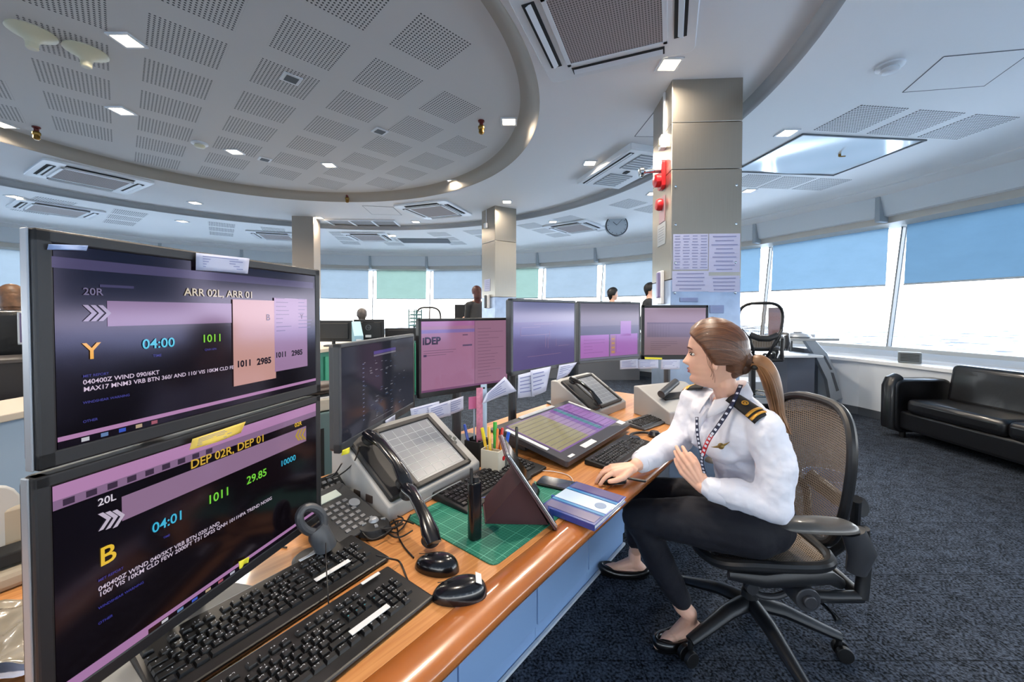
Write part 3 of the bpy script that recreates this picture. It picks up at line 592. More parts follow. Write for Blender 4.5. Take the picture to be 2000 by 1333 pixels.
mcab = mat('cabinet_blue', '#8aabd6', .42); mcabd = mat('seam_dark', '#2c3742', .6); mkick = mat('kick_white', '#c9d2da', .4)
base0 = along((0.123, 1.565), 0, .025)
for k in range(-3, 2):
    p_ = along(base0, .44 * k)
    t = thing('cabinet', ['blue grey cabinet under the desk at the very bottom edge of the photo', 'blue grey cabinet under the desk with the dark hinge, near the bottom edge', 'blue grey cabinet under the cutting mat part of the desk', 'blue grey cabinet under the notebook', 'blue grey cabinet door beside the knees of the operator'][k + 3], 'cabinet', (p_.x, p_.y, 0), RZ, 'cabinets under the control desk')
    q = MB(); q.box((.22, .27, .385), (.438, .50, .63)); q.build('body', mcab, t, smooth=0)
    q = MB(); q.box((.22, .008, .385), (.432, .018, .622)); q.build('door', mcab, t, smooth=0, bevel=.002)
    q = MB(); q.box((.22, .03, .035), (.438, .04, .07)); q.build('plinth', mcab, t, smooth=0); q = MB(); q.box((.22, .0, .006), (.438, .012, .012)); q.build('floor_strip', mkick, t, smooth=0)
    if k == -2: q = MB(); q.box((.02, -.005, .66), (.03, .012, .03)); q.build('hinge', mcabd, t, smooth=0)

# ---------------------------------------------------------------- screens
mbez = mat('bezel_dark', '#1b1c20', .42); mbezg = mat('bezel_grey', '#3c4046', .4); msilver = mat('silver_plastic', '#9a9fa6', .35, metal=.4); mblk = mat('black_plastic', '#0c0d10', .38); mblks = mat('black_satin', '#15171b', .5)
SM = {}
def glow(hexc, k=.62):
    key = hexc + str(k)
    if key not in SM:
        m = mat('screen_' + hexc.strip('#') + '_%d' % int(k * 100), '#050507', .12, emit=k * .62, ecol=hexc, spec=.5); SM[key] = m; m.node_tree.nodes['Principled BSDF'].inputs['Specular Tint'].default_value = (.74, .66, 1, 1)
    return SM[key]
class Mon:
    def __init__(s, L, R, zb, zt, label, name='monitor', bez=.016, chin=.018, frame=None, bg='#08060a', bgk=.6, depth=.035, stand=True, pole=0.0, lean=0, group='desk monitors', back=None, standback=.09, zdesk=ZD, base=(0, 0, .24, .17), mbase_=None):
        L = Vector(L); R = Vector(R); s.w = (R - L).length; s.zb = zb; s.h = zt - zb; s.rz = math.atan2(R.y - L.y, R.x - L.x); s.c = (L + R) / 2
        s.t = thing(name, label, 'monitor', (s.c.x, s.c.y, zdesk), s.rz, group)
        s.z0 = zb - zdesk; w_, h_ = s.w, s.h; fr = frame or mbez
        s.inv = (Matrix.Translation((s.c.x, s.c.y, zdesk)) @ Matrix.Rotation(s.rz, 4, 'Z')).inverted()
        RX = Matrix.Rotation(PI / 2, 4, 'X'); q = MB()
        # bezel: four bars plus the back shell
        for (x, z, a, b_) in ((0, chin / 2, w_, chin), (0, h_ - bez / 2, w_, bez), (-w_ / 2 + bez / 2, h_ / 2, bez, h_), (w_ / 2 - bez / 2, h_ / 2, bez, h_)): q.box((x, .002, s.z0 + z), (a, .022, b_))
        q.rbox((0, .018, s.z0 + h_ / 2), (w_ * .985, h_ * .985, .022), .012, rot=(PI / 2, 0, 0))
        q.build('bezel', fr, s.t, smooth=0, bevel=.003)
        q = MB(); q.box((0, .038, s.z0 + h_ / 2), (w_ * .62, .03, h_ * .6)); q.build('rear_housing', back or fr, s.t, smooth=0, bevel=.01)
        s.sw = w_ - 2 * bez; s.sh = h_ - bez - chin; s.sz = s.z0 + chin
        q = MB(); q.box((0, -.002, s.sz + s.sh / 2), (s.sw, .012, s.sh)); s.screen = q.build('screen', glow(bg, bgk), s.t, smooth=0)
        if stand:
            q = MB(); zt_ = s.z0 + h_ * .45
            q.box((0, .05, zt_), (.10, .03, .10)); q.tube([(0, .06, zt_), (0, standback, zt_ - .02), (0, standback, .012)], .022, 10, flat=1); q.build('stand', mbezg, s.t, bevel=0)
            q = MB(); q.rbox((base[0], standback - .02 + base[1], .007), (base[2], base[3], .014), .03); q.build('stand_base', mbase_ or mbezg, s.t, bevel=.003)
        s.y = -.0085; s.lay = {}
    def loc(s, px, py):     # where a sight line of the photograph meets this screen
        o = s.inv @ EYE; d = (s.inv.to_3x3()) @ ray(px, py); k = (s.y - o.y) / d.y; p_ = o + d * k; return p_.x, p_.z
    def scale(s, px, py): x, z = s.loc(px, py); x2, z2 = s.loc(px, py + 1); return abs(z - z2)
    def rect(s, u0, v0, u1, v1, col, k=.62, up=0):
        q = s.lay.setdefault((col, k, up), MB()); x0, x1 = -s.sw / 2 + u0 * s.sw, -s.sw / 2 + u1 * s.sw; z0, z1 = s.sz + v0 * s.sh, s.sz + v1 * s.sh
        q.box(((x0 + x1) / 2, s.y - .00012 * up, (z0 + z1) / 2), (abs(x1 - x0), .0001, abs(z1 - z0)))
    def prect(s, pl, pt, pr, pb, col, k=.62, up=0, ym=None):   # from pixel left/top/right/bottom, measured at the left side
        x0, z1 = s.loc(pl, pt); _, z0 = s.loc(pl, pb); x1, _ = s.loc(pr, pt)
        q = s.lay.setdefault((col, k, up), MB()); q.box(((x0 + x1) / 2, s.y - .00012 * up, (z0 + z1) / 2), (abs(x1 - x0), .0001, abs(z1 - z0)))
    def text(s, items, col, k=.9, name='screen_text', up=4, bold=.012):
        for (txt, px, py, ph) in items:
            x, z = s.loc(px, py); sz_ = ph * s.scale(px, py) / .70; writing(name, [(txt, x, z, sz_, 'LEFT', sz_ * bold)], glow(col, k), s.screen, Matrix.Translation((0, s.y - .00024 * up, 0)))
    def lines(s, u0, v0, u1, v1, nl, col, k=.6, up=2, frac=.35, seed=1):
        rr = random.Random(seed); dv = (v1 - v0) / nl
        for i in range(nl): s.rect(u0, v1 - dv * (i + .5 + frac / 2), u0 + (u1 - u0) * rr.uniform(.35, 1), v1 - dv * (i + .5 - frac / 2), col, k, up)
    def finish(s):
        for (c_, k, up), q in s.lay.items(): q.build('screen_graphic', glow(c_, k), s.screen, smooth=0)
    def note(s, quad, label, name='taped_note', m=None, off=.014, prt=True, group='notes taped to the monitors'):
        P = []; yy = s.y; s.y = -off
        for px, py in quad: x, z = s.loc(px, py); P.append((x, z))
        s.y = yy; cx = sum(p[0] for p in P) / 4; cz = sum(p[1] for p in P) / 4
        W = s.inv.inverted() @ Vector((cx, -off, cz)); t = thing(name, label, 'note', W, s.rz, group)
        q = MB(); rr = random.Random(int(cx * 1e4))
        def f(u, v):
            a = Vector(P[0]).lerp(Vector(P[1]), u); b_ = Vector(P[3]).lerp(Vector(P[2]), u); p_ = a.lerp(b_, v) - Vector((cx, cz)); return (p_.x, -.004 * math.sin(u * 5 + cx * 30) * v, p_.y)
        q.grid(f, 8, 5); q.build('paper', m or mpap2, t, smooth=60, solid=.0006)
        if prt:
            q = MB()
            for j in range(5):
                v0 = .14 + .15 * j; u1 = rr.uniform(.55, .9)
                q.add([Vector(f(.1, v0)) + Vector((0, -.0012, 0)), Vector(f(u1, v0)) + Vector((0, -.0012, 0)), Vector(f(u1, v0 + .04)) + Vector((0, -.0012, 0)), Vector(f(.1, v0 + .04)) + Vector((0, -.0012, 0))], [(0, 1, 2, 3)])
            q.build('handwriting', mat('ink', '#6f76a8', .6), t, smooth=0)
        return t
mpap2 = mat('paper_white', '#b9bfd6', .6); myel = mat('paper_yellow', '#e8c95a', .6); myel2 = mat('tape_yellow', '#e6e03c', .5)
XL, XR = (-.639, .520), (-.519, 1.045)
# upper double monitor
m1 = Mon(XL, XR, 1.146, 1.472, 'upper of the two stacked black monitors at the left, showing ARR 02L', bez=.019, chin=.024, bg='#0a070c', stand=False, frame=mbez)
q = MB(); q.box((-.2705, .006, m1.z0 + m1.h / 2), (.003, .014, m1.h)); q.build('silver_edge', msilver, m1.t, smooth=0, bevel=.002)
q = MB(); q.cyl((0, .19, 0), (0, .19, m1.z0 + .2), .02); q.box((0, .11, m1.z0 + .16), (.1, .17, .05)); q.build('stand', mbezg, m1.t); q = MB(); q.rbox((0, .24, .008), (.2, .16, .016), .03); q.build('stand_base', mbezg, m1.t)
m1.prect(209, 588, 452, 638, '#a988b0', .50); m1.prect(453, 585, 536, 756, '#d9a59c', .62, 14); m1.prect(534, 582, 598, 727, '#b08cb4', .60, 15)
m1.prect(96, 500, 611, 522, '#8f82bd', .16); m1.rect(0, .035, 1, .058, '#c490c0', .62, 1); m1.rect(0, 0, 1, .035, '#16101a', .6, 1)
for k in range(5): m1.rect(.05 + .045 * k, .008, .068 + .045 * k, .028, ['#d8d8e0', '#7090c0', '#4060d0', '#c8b090', '#b06070'][k], .6, 3)
m1.lines(.745, .50, .845, .80, 9, '#7a5f86', .5, 17, .2, 3); m1.lines(.88, .52, .975, .80, 9, '#6f5f96', .5, 17, .2, 4); m1.lines(.10, .79, .3, .83, 1, '#4a4468', .5, 2)
m1.text([('20R', 161, 570, 14)], '#8a80a0', .5); m1.text([('ARR 02L, ARR 01', 359, 571, 15)], '#cbbd9a', .75)
m1.text([('Y', 161, 689, 32)], '#e8a72e', .9); m1.text([('04:00', 277, 674, 19)], '#3fb6cf', .9); m1.text([('1011', 393, 663, 15)], '#7fc93a', .9)
m1.text([('040400Z WIND 090/6KT', 161, 748, 9), ('MAX17 MNM3 VRB BTN 360/ AND 110/ VIS 10KM CLD FEW 2000FT', 162, 762, 9)], '#d5c3d8', .8)
m1.text([('MET REPORT', 161, 736, 5), ('WINDSHEAR WARNING', 161, 788, 5), ('OTHER', 161, 825, 5), ('TIME', 298, 696, 5), ('QNH hPA', 399, 684, 4)], '#4a4a9c', .7)
m1.text([('1011', 460, 713, 12), ('2985', 500, 708, 12), ('1011', 536, 695, 10), ('2985', 568, 691, 10)], '#1c1022', .4, up=10, bold=.04); m1.text([('B', 518, 621, 12), ('Y', 585, 619, 9)], '#4a3a5e', .4, up=10)
for k in range(3):
    x, z = m1.loc(161 + 15 * k, 612); s_ = m1.scale(161, 612); q = MB()
    for sg in (-1, 1): q.add([(x, m1.y - .0008, z + sg * 16 * s_), (x + .006, m1.y - .0008, z + sg * 16 * s_), (x + .016, m1.y - .0008, z), (x + .010, m1.y - .0008, z)], [(0, 1, 2, 3)])
    q.build('screen_chevron', glow('#a79bb4', .7), m1.screen, smooth=0)
m1.finish()
m1.note([(95, 477), (172, 480), (172, 490), (95, 488)], 'small pale blue label at the top left corner of the upper monitor', 'label_strip', mat('label_blue', '#8fa5cf', .5), prt=False); m1.note([(383, 494), (487, 505), (487, 535), (383, 528)], 'white paper label stuck over the top edge of the upper monitor', prt=True)
# lower double monitor
m2 = Mon((-.637, .512), (-.517, 1.038), .806, 1.140, 'lower of the two stacked black monitors at the left, showing DEP 02R', bez=.018, chin=.022, bg='#0b060a', frame=mbez, base=(-.05, -.01, .26, .17), mbase_=mat('base_grey', '#77787a', .45))
q = MB(); q.box((-.2705, .006, m2.z0 + m2.h / 2), (.003, .014, m2.h)); q.build('silver_edge', msilver, m2.t, smooth=0, bevel=.002)
m2.rect(0, .93, 1, 1, '#c490c0', .62, 1); m2.rect(0, .885, 1, .93, '#9c7aa0', .55, 1); m2.rect(0, .0, 1, .05, '#c08cc0', .55, 1); m2.rect(.22, .0, 1, .026, '#120c14', .55, 2)
for k in range(9): m2.rect(.02 + .05 * k, .893, .045 + .05 * k, .924, '#4a3850', .5, 2)
for k in range(6): m2.rect(.26 + .05 * k, .004, .28 + .05 * k, .02, ['#d8d8e0', '#7090c0', '#4060d0', '#c8b090', '#b06070', '#c0c0d0'][k], .6, 3)
m2.rect(.155, .70, .93, .83, '#a885a8', .52, 1)
m2.text([('DEP 02R, DEP 01', 371, 910, 17)], '#c9a23c', .85); m2.text([('20L', 190, 984, 14)], '#d8d0dc', .8); m2.text([('04:01', 296, 1035, 19)], '#37a8c9', .9); m2.text([('1011', 404, 980, 17), ('29.85', 481, 941, 15)], '#6fc53c', .9)
m2.text([('10000', 547, 908, 11)], '#37a8c9', .9); m2.text([('B', 192, 1094, 36), ('02R', 575, 832, 8)], '#d9b234', .9)
m2.text([('040400Z WIND 040/5KT VRB BTN 020/ AND', 191, 1153, 9), ('100/ VIS 10KM CLD FEW 2000FT T31 DP25 QNH 1011HPA TREND NOSIG', 192, 1164, 9)], '#cfc0d2', .8)
m2.text([('MET REPORT', 191, 1136, 5), ('WINDSHEAR WARNING', 191, 1190, 5), ('OTHER', 191, 1220, 5), ('TIME', 318, 1052, 4)], '#40409c', .7)
for k in range(3):
    for (bx, by, hh, dr, col) in ((191 + 14 * k, 1022, 17, 1, '#c8bccf'), (576 + 6 * k, 853, 11, -1, '#b89838')):
        x, z = m2.loc(bx, by - (k * 3 if dr > 0 else k)); s_ = m2.scale(bx, by); q = MB(); dx = .010 * dr
        for sg in (-1, 1): q.add([(x + (0 if dr > 0 else .01), m2.y - .0008, z + sg * hh * s_), (x + (.006 if dr > 0 else .016), m2.y - .0008, z + sg * hh * s_), (x + (.016 if dr > 0 else .006), m2.y - .0008, z), (x + (.010 if dr > 0 else 0), m2.y - .0008, z)], [(0, 1, 2, 3)])
        q.build('screen_chevron', glow(col, .7), m2.screen, smooth=0)
m2.finish()
m2.note([(376, 858), (480, 824), (473, 846), (372, 880)], 'yellow paper strip taped across the gap between the two stacked monitors', m=myel, prt=True, off=.020); m2.note([(466, 1098), (487, 1088), (486, 1100), (465, 1112)], 'small bright yellow tag on the bottom edge of the lower stacked monitor', 'label_strip', myel2, prt=False)
# dark grey monitor
m3 = Mon((-.535, 1.19), (-.45, 1.77), .925, 1.262, 'matt grey monitor with a nearly blank dark screen, second from the left', bez=.014, chin=.03, bg='#30323c', bgk=.55, frame=mbezg, standback=.12)
rr = random.Random(5)
m3.rect(.36, .86, .68, .90, '#5a4f96', .6, 1); m3.rect(.36, .835, .68, .855, '#8f8a9a', .5, 1)
for i in range(60): u, v = .24 + .07 * rr.randrange(9) + rr.uniform(-.01, .01), rr.uniform(.08, .8); m3.rect(u, v, u + rr.uniform(.01, .04), v + .008, rr.choice(['#7d7f8a', '#6a6c80', '#9a9aa2', '#4c5f80']), .55, 2)
for i in range(14): m3.rect(.22, .12 + .05 * i, .24, .13 + .05 * i, '#7880a0', .6, 2)
m3.rect(.32, .06, .62, .066, '#80828c', .5, 2); m3.finish()
m3.note([(669, 880), (683, 874), (683, 884), (669, 891)], 'small yellow tag at the lower left corner of the grey monitor', 'label_strip', myel2, prt=False)
m3.note([(752, 822), (772, 810), (772, 824), (753, 834)], 'small white scrap taped under the grey monitor', prt=False)
# iDEP monitor
m4 = Mon((-.39, 1.62), (-.02, 1.925), 1.0, 1.332, 'pink white screen monitor showing iDEP, third from the left', bez=.012, chin=.022, bg='#b07c9c', bgk=.6, frame=mblks)
m4.rect(0, .93, .58, 1, '#b070a4', .62, 1); m4.rect(0, .83, .58, .88, '#8a74b4', .6, 1); m4.rect(0, 0, 1, .03, '#8c5c84', .5, 1); m4.rect(.58, .0, .585, 1, '#86607c', .5, 2); m4.rect(.585, .03, 1, 1, '#a67a94', .6, 1)
m4.lines(.62, .1, .95, .9, 16, '#8a6680', .5, 3, .12, 8); m4.lines(.02, .50, .55, .60, 3, '#856078', .5, 3, .2, 9); m4.rect(.44, .62, .55, .645, '#6a5a7c', .5, 3); m4.rect(.44, .78, .50, .80, '#7a5a7c', .5, 3); m4.rect(.02, .50, .05, .53, '#503a60', .5, 3)
m4.text([('iDEP', 825, 668, 14)], '#201020', .4, bold=.04); m4.finish()
m4.note([(801, 799), (858, 784), (858, 812), (805, 822)], 'lilac paper note taped below the left of the iDEP monitor', off=.02); m4.note([(836, 796), (880, 782), (880, 812), (838, 824)], 'lilac paper note taped below the middle of the iDEP monitor', off=.026); m4.note([(878, 783), (905, 774), (905, 800), (878, 812)], 'square lilac note taped below the iDEP monitor right of its neighbours', off=.018)
# tall violet monitor
m5 = Mon((-.01, 1.73), (.335, 2.10), 1.075, 1.42, 'violet screen monitor with a faint line map, middle of the desk row', bez=.014, chin=.02, bg='#6a5f94', bgk=.58, frame=mbezg, standback=.22)
for (a, b_, c_, d) in ((.1, .5, .55, .506), (.12, .62, .4, .625), (.3, .66, .6, .664), (.2, .18, .75, .185), (.7, .3, .9, .305)): m5.rect(a, b_, c_, d, '#b08cae', .5, 1)
for (a, b_, c_, d) in ((.1, .5, .105, .62), (.48, .3, .486, .5), (.52, .28, .526, .46), (.66, .3, .665, .42), (.55, .42, .556, .55)): m5.rect(a, b_, c_, d, '#a884a8', .5, 1)
m5.rect(0, .7, 1, 1, '#7678a0', .58, 0); m5.finish()
m5.note([(1012, 733), (1044, 725), (1044, 775), (1010, 778)], 'tall crumpled paper hanging below the violet map monitor', off=.02); m5.note([(1036, 724), (1076, 716), (1066, 764), (1040, 776)], 'second crumpled paper hanging below the violet map monitor, to the right', off=.026)
m5.note([(950, 770), (986, 736), (1008, 764), (940, 790)], 'triangular folded paper at the lower left corner of the violet map monitor', off=.016); m5.note([(1092, 714), (1127, 708), (1112, 730), (1088, 744)], 'paper scrap at the lower right corner of the violet map monitor', off=.016)
# grey and magenta monitor
m6 = Mon((.365, 2.17), (.79, 2.43), 1.07, 1.42, 'monitor with grey upper screen and magenta lower windows', bez=.012, chin=.018, bg='#77727c', bgk=.55, frame=mbezg, standback=.42)
m6.rect(0, .35, 1, .6, '#55525c', .55, 1); m6.rect(0, .04, .46, .44, '#b878c4', .62, 2); m6.rect(.48, .04, .97, .44, '#b070be', .62, 2); m6.rect(.66, .4, .85, .68, '#b074c0', .6, 2); m6.rect(.49, .08, .57, .42, '#b08090', .6, 3)
for k in range(4): m6.rect(.505, .10 + .08 * k, .555, .13 + .08 * k, '#d09a50', .6, 4)
m6.lines(.05, .1, .4, .38, 5, '#8a5a98', .5, 4, .08, 2); m6.rect(.58, .1, .585, .42, '#8a5a98', .5, 4); m6.rect(0, 0, 1, .03, '#8a86a0', .5, 2); m6.finish()
# pale brown monitor
m7 = Mon((.86, 2.60), (1.30, 2.60), 1.045, 1.405, 'monitor with pale brown document screen behind the operator\'s face', bez=.018, chin=.03, bg='#92787e', bgk=.6, frame=mblks, standback=.12)
m7.rect(.04, .66, .96, .69, '#5c4c56', .5, 1); m7.rect(.04, .38, .96, .66, '#7a6870', .55, 1)
for k in range(8): m7.rect(.08 + .045 * k, .38, .085 + .045 * k, .66, '#6a5a62', .5, 2)
m7.lines(.1, .1, .6, .3, 5, '#6a5058', .5, 2, .15, 6); m7.rect(0, .97, 1, 1, '#a08a90', .6, 1); m7.finish()
m7.note([(1211, 703), (1246, 701), (1246, 720), (1211, 722)], 'white note taped left of the yellow strip under the pale brown monitor'); m7.note([(1246, 703), (1286, 702), (1286, 720), (1246, 721)], 'white note directly under the yellow strip of the pale brown monitor'); m7.note([(1291, 703), (1328, 703), (1328, 722), (1291, 722)], 'white note taped under the right of the pale brown monitor')
m7.note([(1259, 698), (1293, 699), (1293, 703), (1259, 702)], 'thin yellow strip under the pale brown monitor', 'label_strip', myel2, prt=False, off=.02)

# ---------------------------------------------------------------- keyboards
mkey = mat('key_black', '#101114', .42); mleg = mat('key_legend', '#b9bcc4', .6); mlegb = mat('key_legend_blue', '#2f9fb5', .6); mlab = mat('label_white', '#d5d8dc', .5)
ROWS = [(.0, [1, -1, 1, 1, 1, 1, -.5, 1, 1, 1, 1, -.5, 1, 1, 1, 1, -.25, 1, 1, 1]), (1.4, [1] * 13 + [2, -.25, 1, 1, 1, -.25, 1, 1, 1, 1]), (2.4, [1.5] + [1] * 12 + [1.5, -.25, 1, 1, 1, -.25, 1, 1, 1, 1]),
        (3.4, [1.75] + [1] * 11 + [2.25, -3.5, 1, 1, 1]), (4.4, [2.25] + [1] * 10 + [2.75, -1.25, 1, -1.25, 1, 1, 1, 1]), (5.4, [1.25, 1.25, 1.25, 6.25, 1.25, 1.25, 1.25, 1.25, -.25, 1, 1, 1, -.25, 2, 1])]
KM = {}
def key_mesh(wd, dp, leg):
    k_ = (wd, leg)
    if k_ not in KM:
        q = MB(); x, y = wd / 2 - .001, dp / 2 - .001; xi, yi = x - .0022, y - .0022
        q.add([(-x, -y, 0), (x, -y, 0), (x, y, 0), (-x, y, 0), (-xi, -yi, .0055), (xi, -yi, .0055), (xi, yi, .0055), (-xi, yi, .0055)], [(0, 1, 5, 4), (1, 2, 6, 5), (2, 3, 7, 6), (3, 0, 4, 7), (4, 5, 6, 7)], 0)
        rr = random.Random(leg * 7 + int(wd * 1000))
        for (ox, oy) in ((-.0035, .0028), (.002, .003), (.0025, -.003))[:1 + leg % 3]:
            for j in range(2):
                q.box((ox + rr.uniform(-.001, .001), oy + rr.uniform(-.001, .001), .0057), rr.choice([(.0026, .0007, .0003), (.0007, .0026, .0003)]), mi=1)
        KM[k_] = q.mesh('key', [mkey, mleg if leg < 8 else mlegb], 0)
    return KM[k_]
def keyboard(c_, rz, label, w_=.445, d_=.155, each=False, slope=.05, z=ZD, strip=None, blue=False, body=None):
    t = thing('keyboard', label, 'keyboard', (c_[0], c_[1], z + .002), rz, 'computer keyboards on the control desk')
    q = MB(); q.add([(-w_ / 2, -d_ / 2, 0), (w_ / 2, -d_ / 2, 0), (w_ / 2, d_ / 2, 0), (-w_ / 2, d_ / 2, 0), (-w_ / 2, -d_ / 2, .010), (w_ / 2, -d_ / 2, .010), (w_ / 2 - .004, d_ / 2, .022), (-w_ / 2 + .004, d_ / 2, .022)], [(3, 2, 1, 0), (0, 1, 5, 4), (1, 2, 6, 5), (2, 3, 7, 6), (3, 0, 4, 7), (4, 5, 6, 7)])
    q.build('case', body or mblk, t, smooth=0, bevel=.004)
    Uk = (w_ - .024) / 23.0; tilt = math.atan2(.012, d_); y0 = d_ / 2 - .028; kd = (d_ - .044) / 6.4
    M = Matrix.Translation((0, 0, .0162)) @ Matrix.Rotation(tilt, 4, 'X'); allk = MB(); cnt = 0
    for ry, row in ROWS:
        x = -w_ / 2 + .012
        for kw in row:
            if kw < 0: x -= kw * Uk; continue
            wd = round(kw * Uk, 5); leg = random.randrange(6) if not (blue and ry == 2.4 and x > .05 and x < .14) else 9
            P = M @ Vector((x + wd / 2, y0 - ry * kd, 0)); me = key_mesh(wd, kd, leg)
            if each:
                o = bpy.data.objects.new('key', me); C.objects.link(o); o.parent = t; o.location = P; o.rotation_euler = (tilt, 0, 0); cnt += 1
            else:
                T = M @ Matrix.Translation((x + wd / 2, y0 - ry * kd, 0)); b0 = len(allk.v); allk.v += [T @ v.co for v in me.vertices]
                for p_ in me.polygons: allk.f.append(tuple(b0 + i for i in p_.vertices)); allk.m.append(p_.material_index)
            x += wd
    if not each: allk.build('keys', [mkey, mleg], t, smooth=0)
    if strip:
        for (sx_, sy_, sw, sd) in strip: q = MB(); P = M @ Vector((sx_, sy_, .0068)); q.box(P, (sw, sd, .0012), (tilt, 0, 0)); q.build('label_strip', mlab, t, smooth=0)
    return t
keyboard((-.49, .818), math.radians(57), 'black keyboard nearest the stacked monitors, behind the front keyboard', each=True, strip=[(.105, -.022, .085, .012), (.10, .066, .05, .008)])
keyboard((-.355, .690), math.radians(55), 'front black keyboard with blue key marks at the bottom edge of the photo', w_=.44, d_=.150, each=True, blue=True, strip=[(.095, -.030, .085, .013), (.16, .062, .045, .008)])
keyboard((-.065, 1.405), math.radians(52), 'black keyboard lying behind the green mat and the walkie talkie', d_=.165, body=mblks)
keyboard((.475, 1.70), math.radians(51), 'black keyboard by the operator\'s right wrist', w_=.42, d_=.13)
keyboard((.80, 2.20), math.radians(40), 'grey black keyboard farthest back beside the grey terminal', w_=.40, d_=.13, body=mbezg)

def mouse(px, py, rz, label, s_=1.0, lab=False, z=ZD, xy=None):
    p_ = at(px, py, z=z + .015) if xy is None else Vector((xy[0], xy[1], 0)); t = thing('computer_mouse', label, 'mouse', (p_.x, p_.y, z), rz, 'black computer mice')
    q = MB()
    def f(u, v):
        a = 2 * PI * u; k = v; L = .056 * s_; W = .031 * s_; prof = math.cos(k * PI / 2) ** .62 if k < 1 else 0
        x = W * math.cos(a) * prof * (1 - .10 * math.sin(a) * 1); y = L * math.sin(a) * prof; return (x, y, .001 + .034 * s_ * math.sin(k * PI / 2) * (1 - .18 * (y / L)))
    q.grid(f, 28, 10, closeu=True); q.f.append(tuple(reversed([i * 10 for i in range(28)]))); q.m.append(0); q.build('shell', mblkg, t, smooth=70)
    q = MB(); q.cyl((-.004, .026 * s_, .0235 * s_), (.004, .026 * s_, .0235 * s_), .008, seg=16); q.build('scroll_wheel', mblks, t)
    q = MB(); q.box((0, .028 * s_, .0335 * s_), (.0012, .035, .001), (-.12, 0, 0)); q.build('button_gap', mat('gap_black', '#020203', .8), t, smooth=0)
    if lab: q = MB(); q.box((.0, -.038 * s_, .0335 * s_), (.034, .014, .001), (.45, 0, 0)); q.build('label_strip', mlab, t, smooth=0)
    return t
mblkg = mat('black_gloss', '#0b0c12', .22, coat=.4)
mouse(853, 1100, math.radians(78), 'black mouse behind, next to the green cutting mat'); mouse(898, 1152, math.radians(98), 'black mouse with white label nearest the desk edge', 1.08, True)

# green cutting mat
mm_ = mat('mat_green', '#1c7a63', .55); n, b = nodes_of(mm_); t = n.nodes.new('ShaderNodeTexCoord'); s_ = n.nodes.new('ShaderNodeSeparateXYZ'); n.links.new(t.outputs['Object'], s_.inputs[0]); L = []
for o in (s_.outputs[0], s_.outputs[1]):
    for (per, th) in ((.01, .045), (.05, .018)):
        q_ = math_node(n, 'ABSOLUTE', math_node(n, 'SUBTRACT', math_node(n, 'FRACT', math_node(n, 'DIVIDE', math_node(n, 'ADD', o, 10.005), per)), .5)); L.append(math_node(n, 'LESS_THAN', q_, th if per < .02 else th))
a = math_node(n, 'MAXIMUM', math_node(n, 'MULTIPLY', math_node(n, 'MAXIMUM', L[0], L[2]), .45), math_node(n, 'MAXIMUM', L[1], L[3]))
mx = n.nodes.new('ShaderNodeMix'); mx.data_type = 'RGBA'; n.links.new(a, mx.inputs[0]); mx.inputs[6].default_value = lin('#12705c'); mx.inputs[7].default_value = lin('#5fae98'); n.links.new(mx.outputs[2], b.inputs['Base Color'])
c_ = along((-.043, .938), .225, .178); t = thing('cutting_mat', 'green gridded cutting mat lying near the desk edge', 'cutting mat', (c_.x, c_.y, ZD), RZ)
q = MB(); q.rbox((0, 0, .0015), (.45, .356, .003), .02); q.build('mat', mm_, t, smooth=0); q = MB()
for (x, y, a, b_) in ((0, .165, .41, .001), (0, -.165, .41, .001), (.212, 0, .001, .32), (-.212, 0, .001, .32)): q.box((x, y, .0031), (a, b_, .0003))
q.build('border_line', mat('mat_line', '#7fc4b0', .5), t, smooth=0)

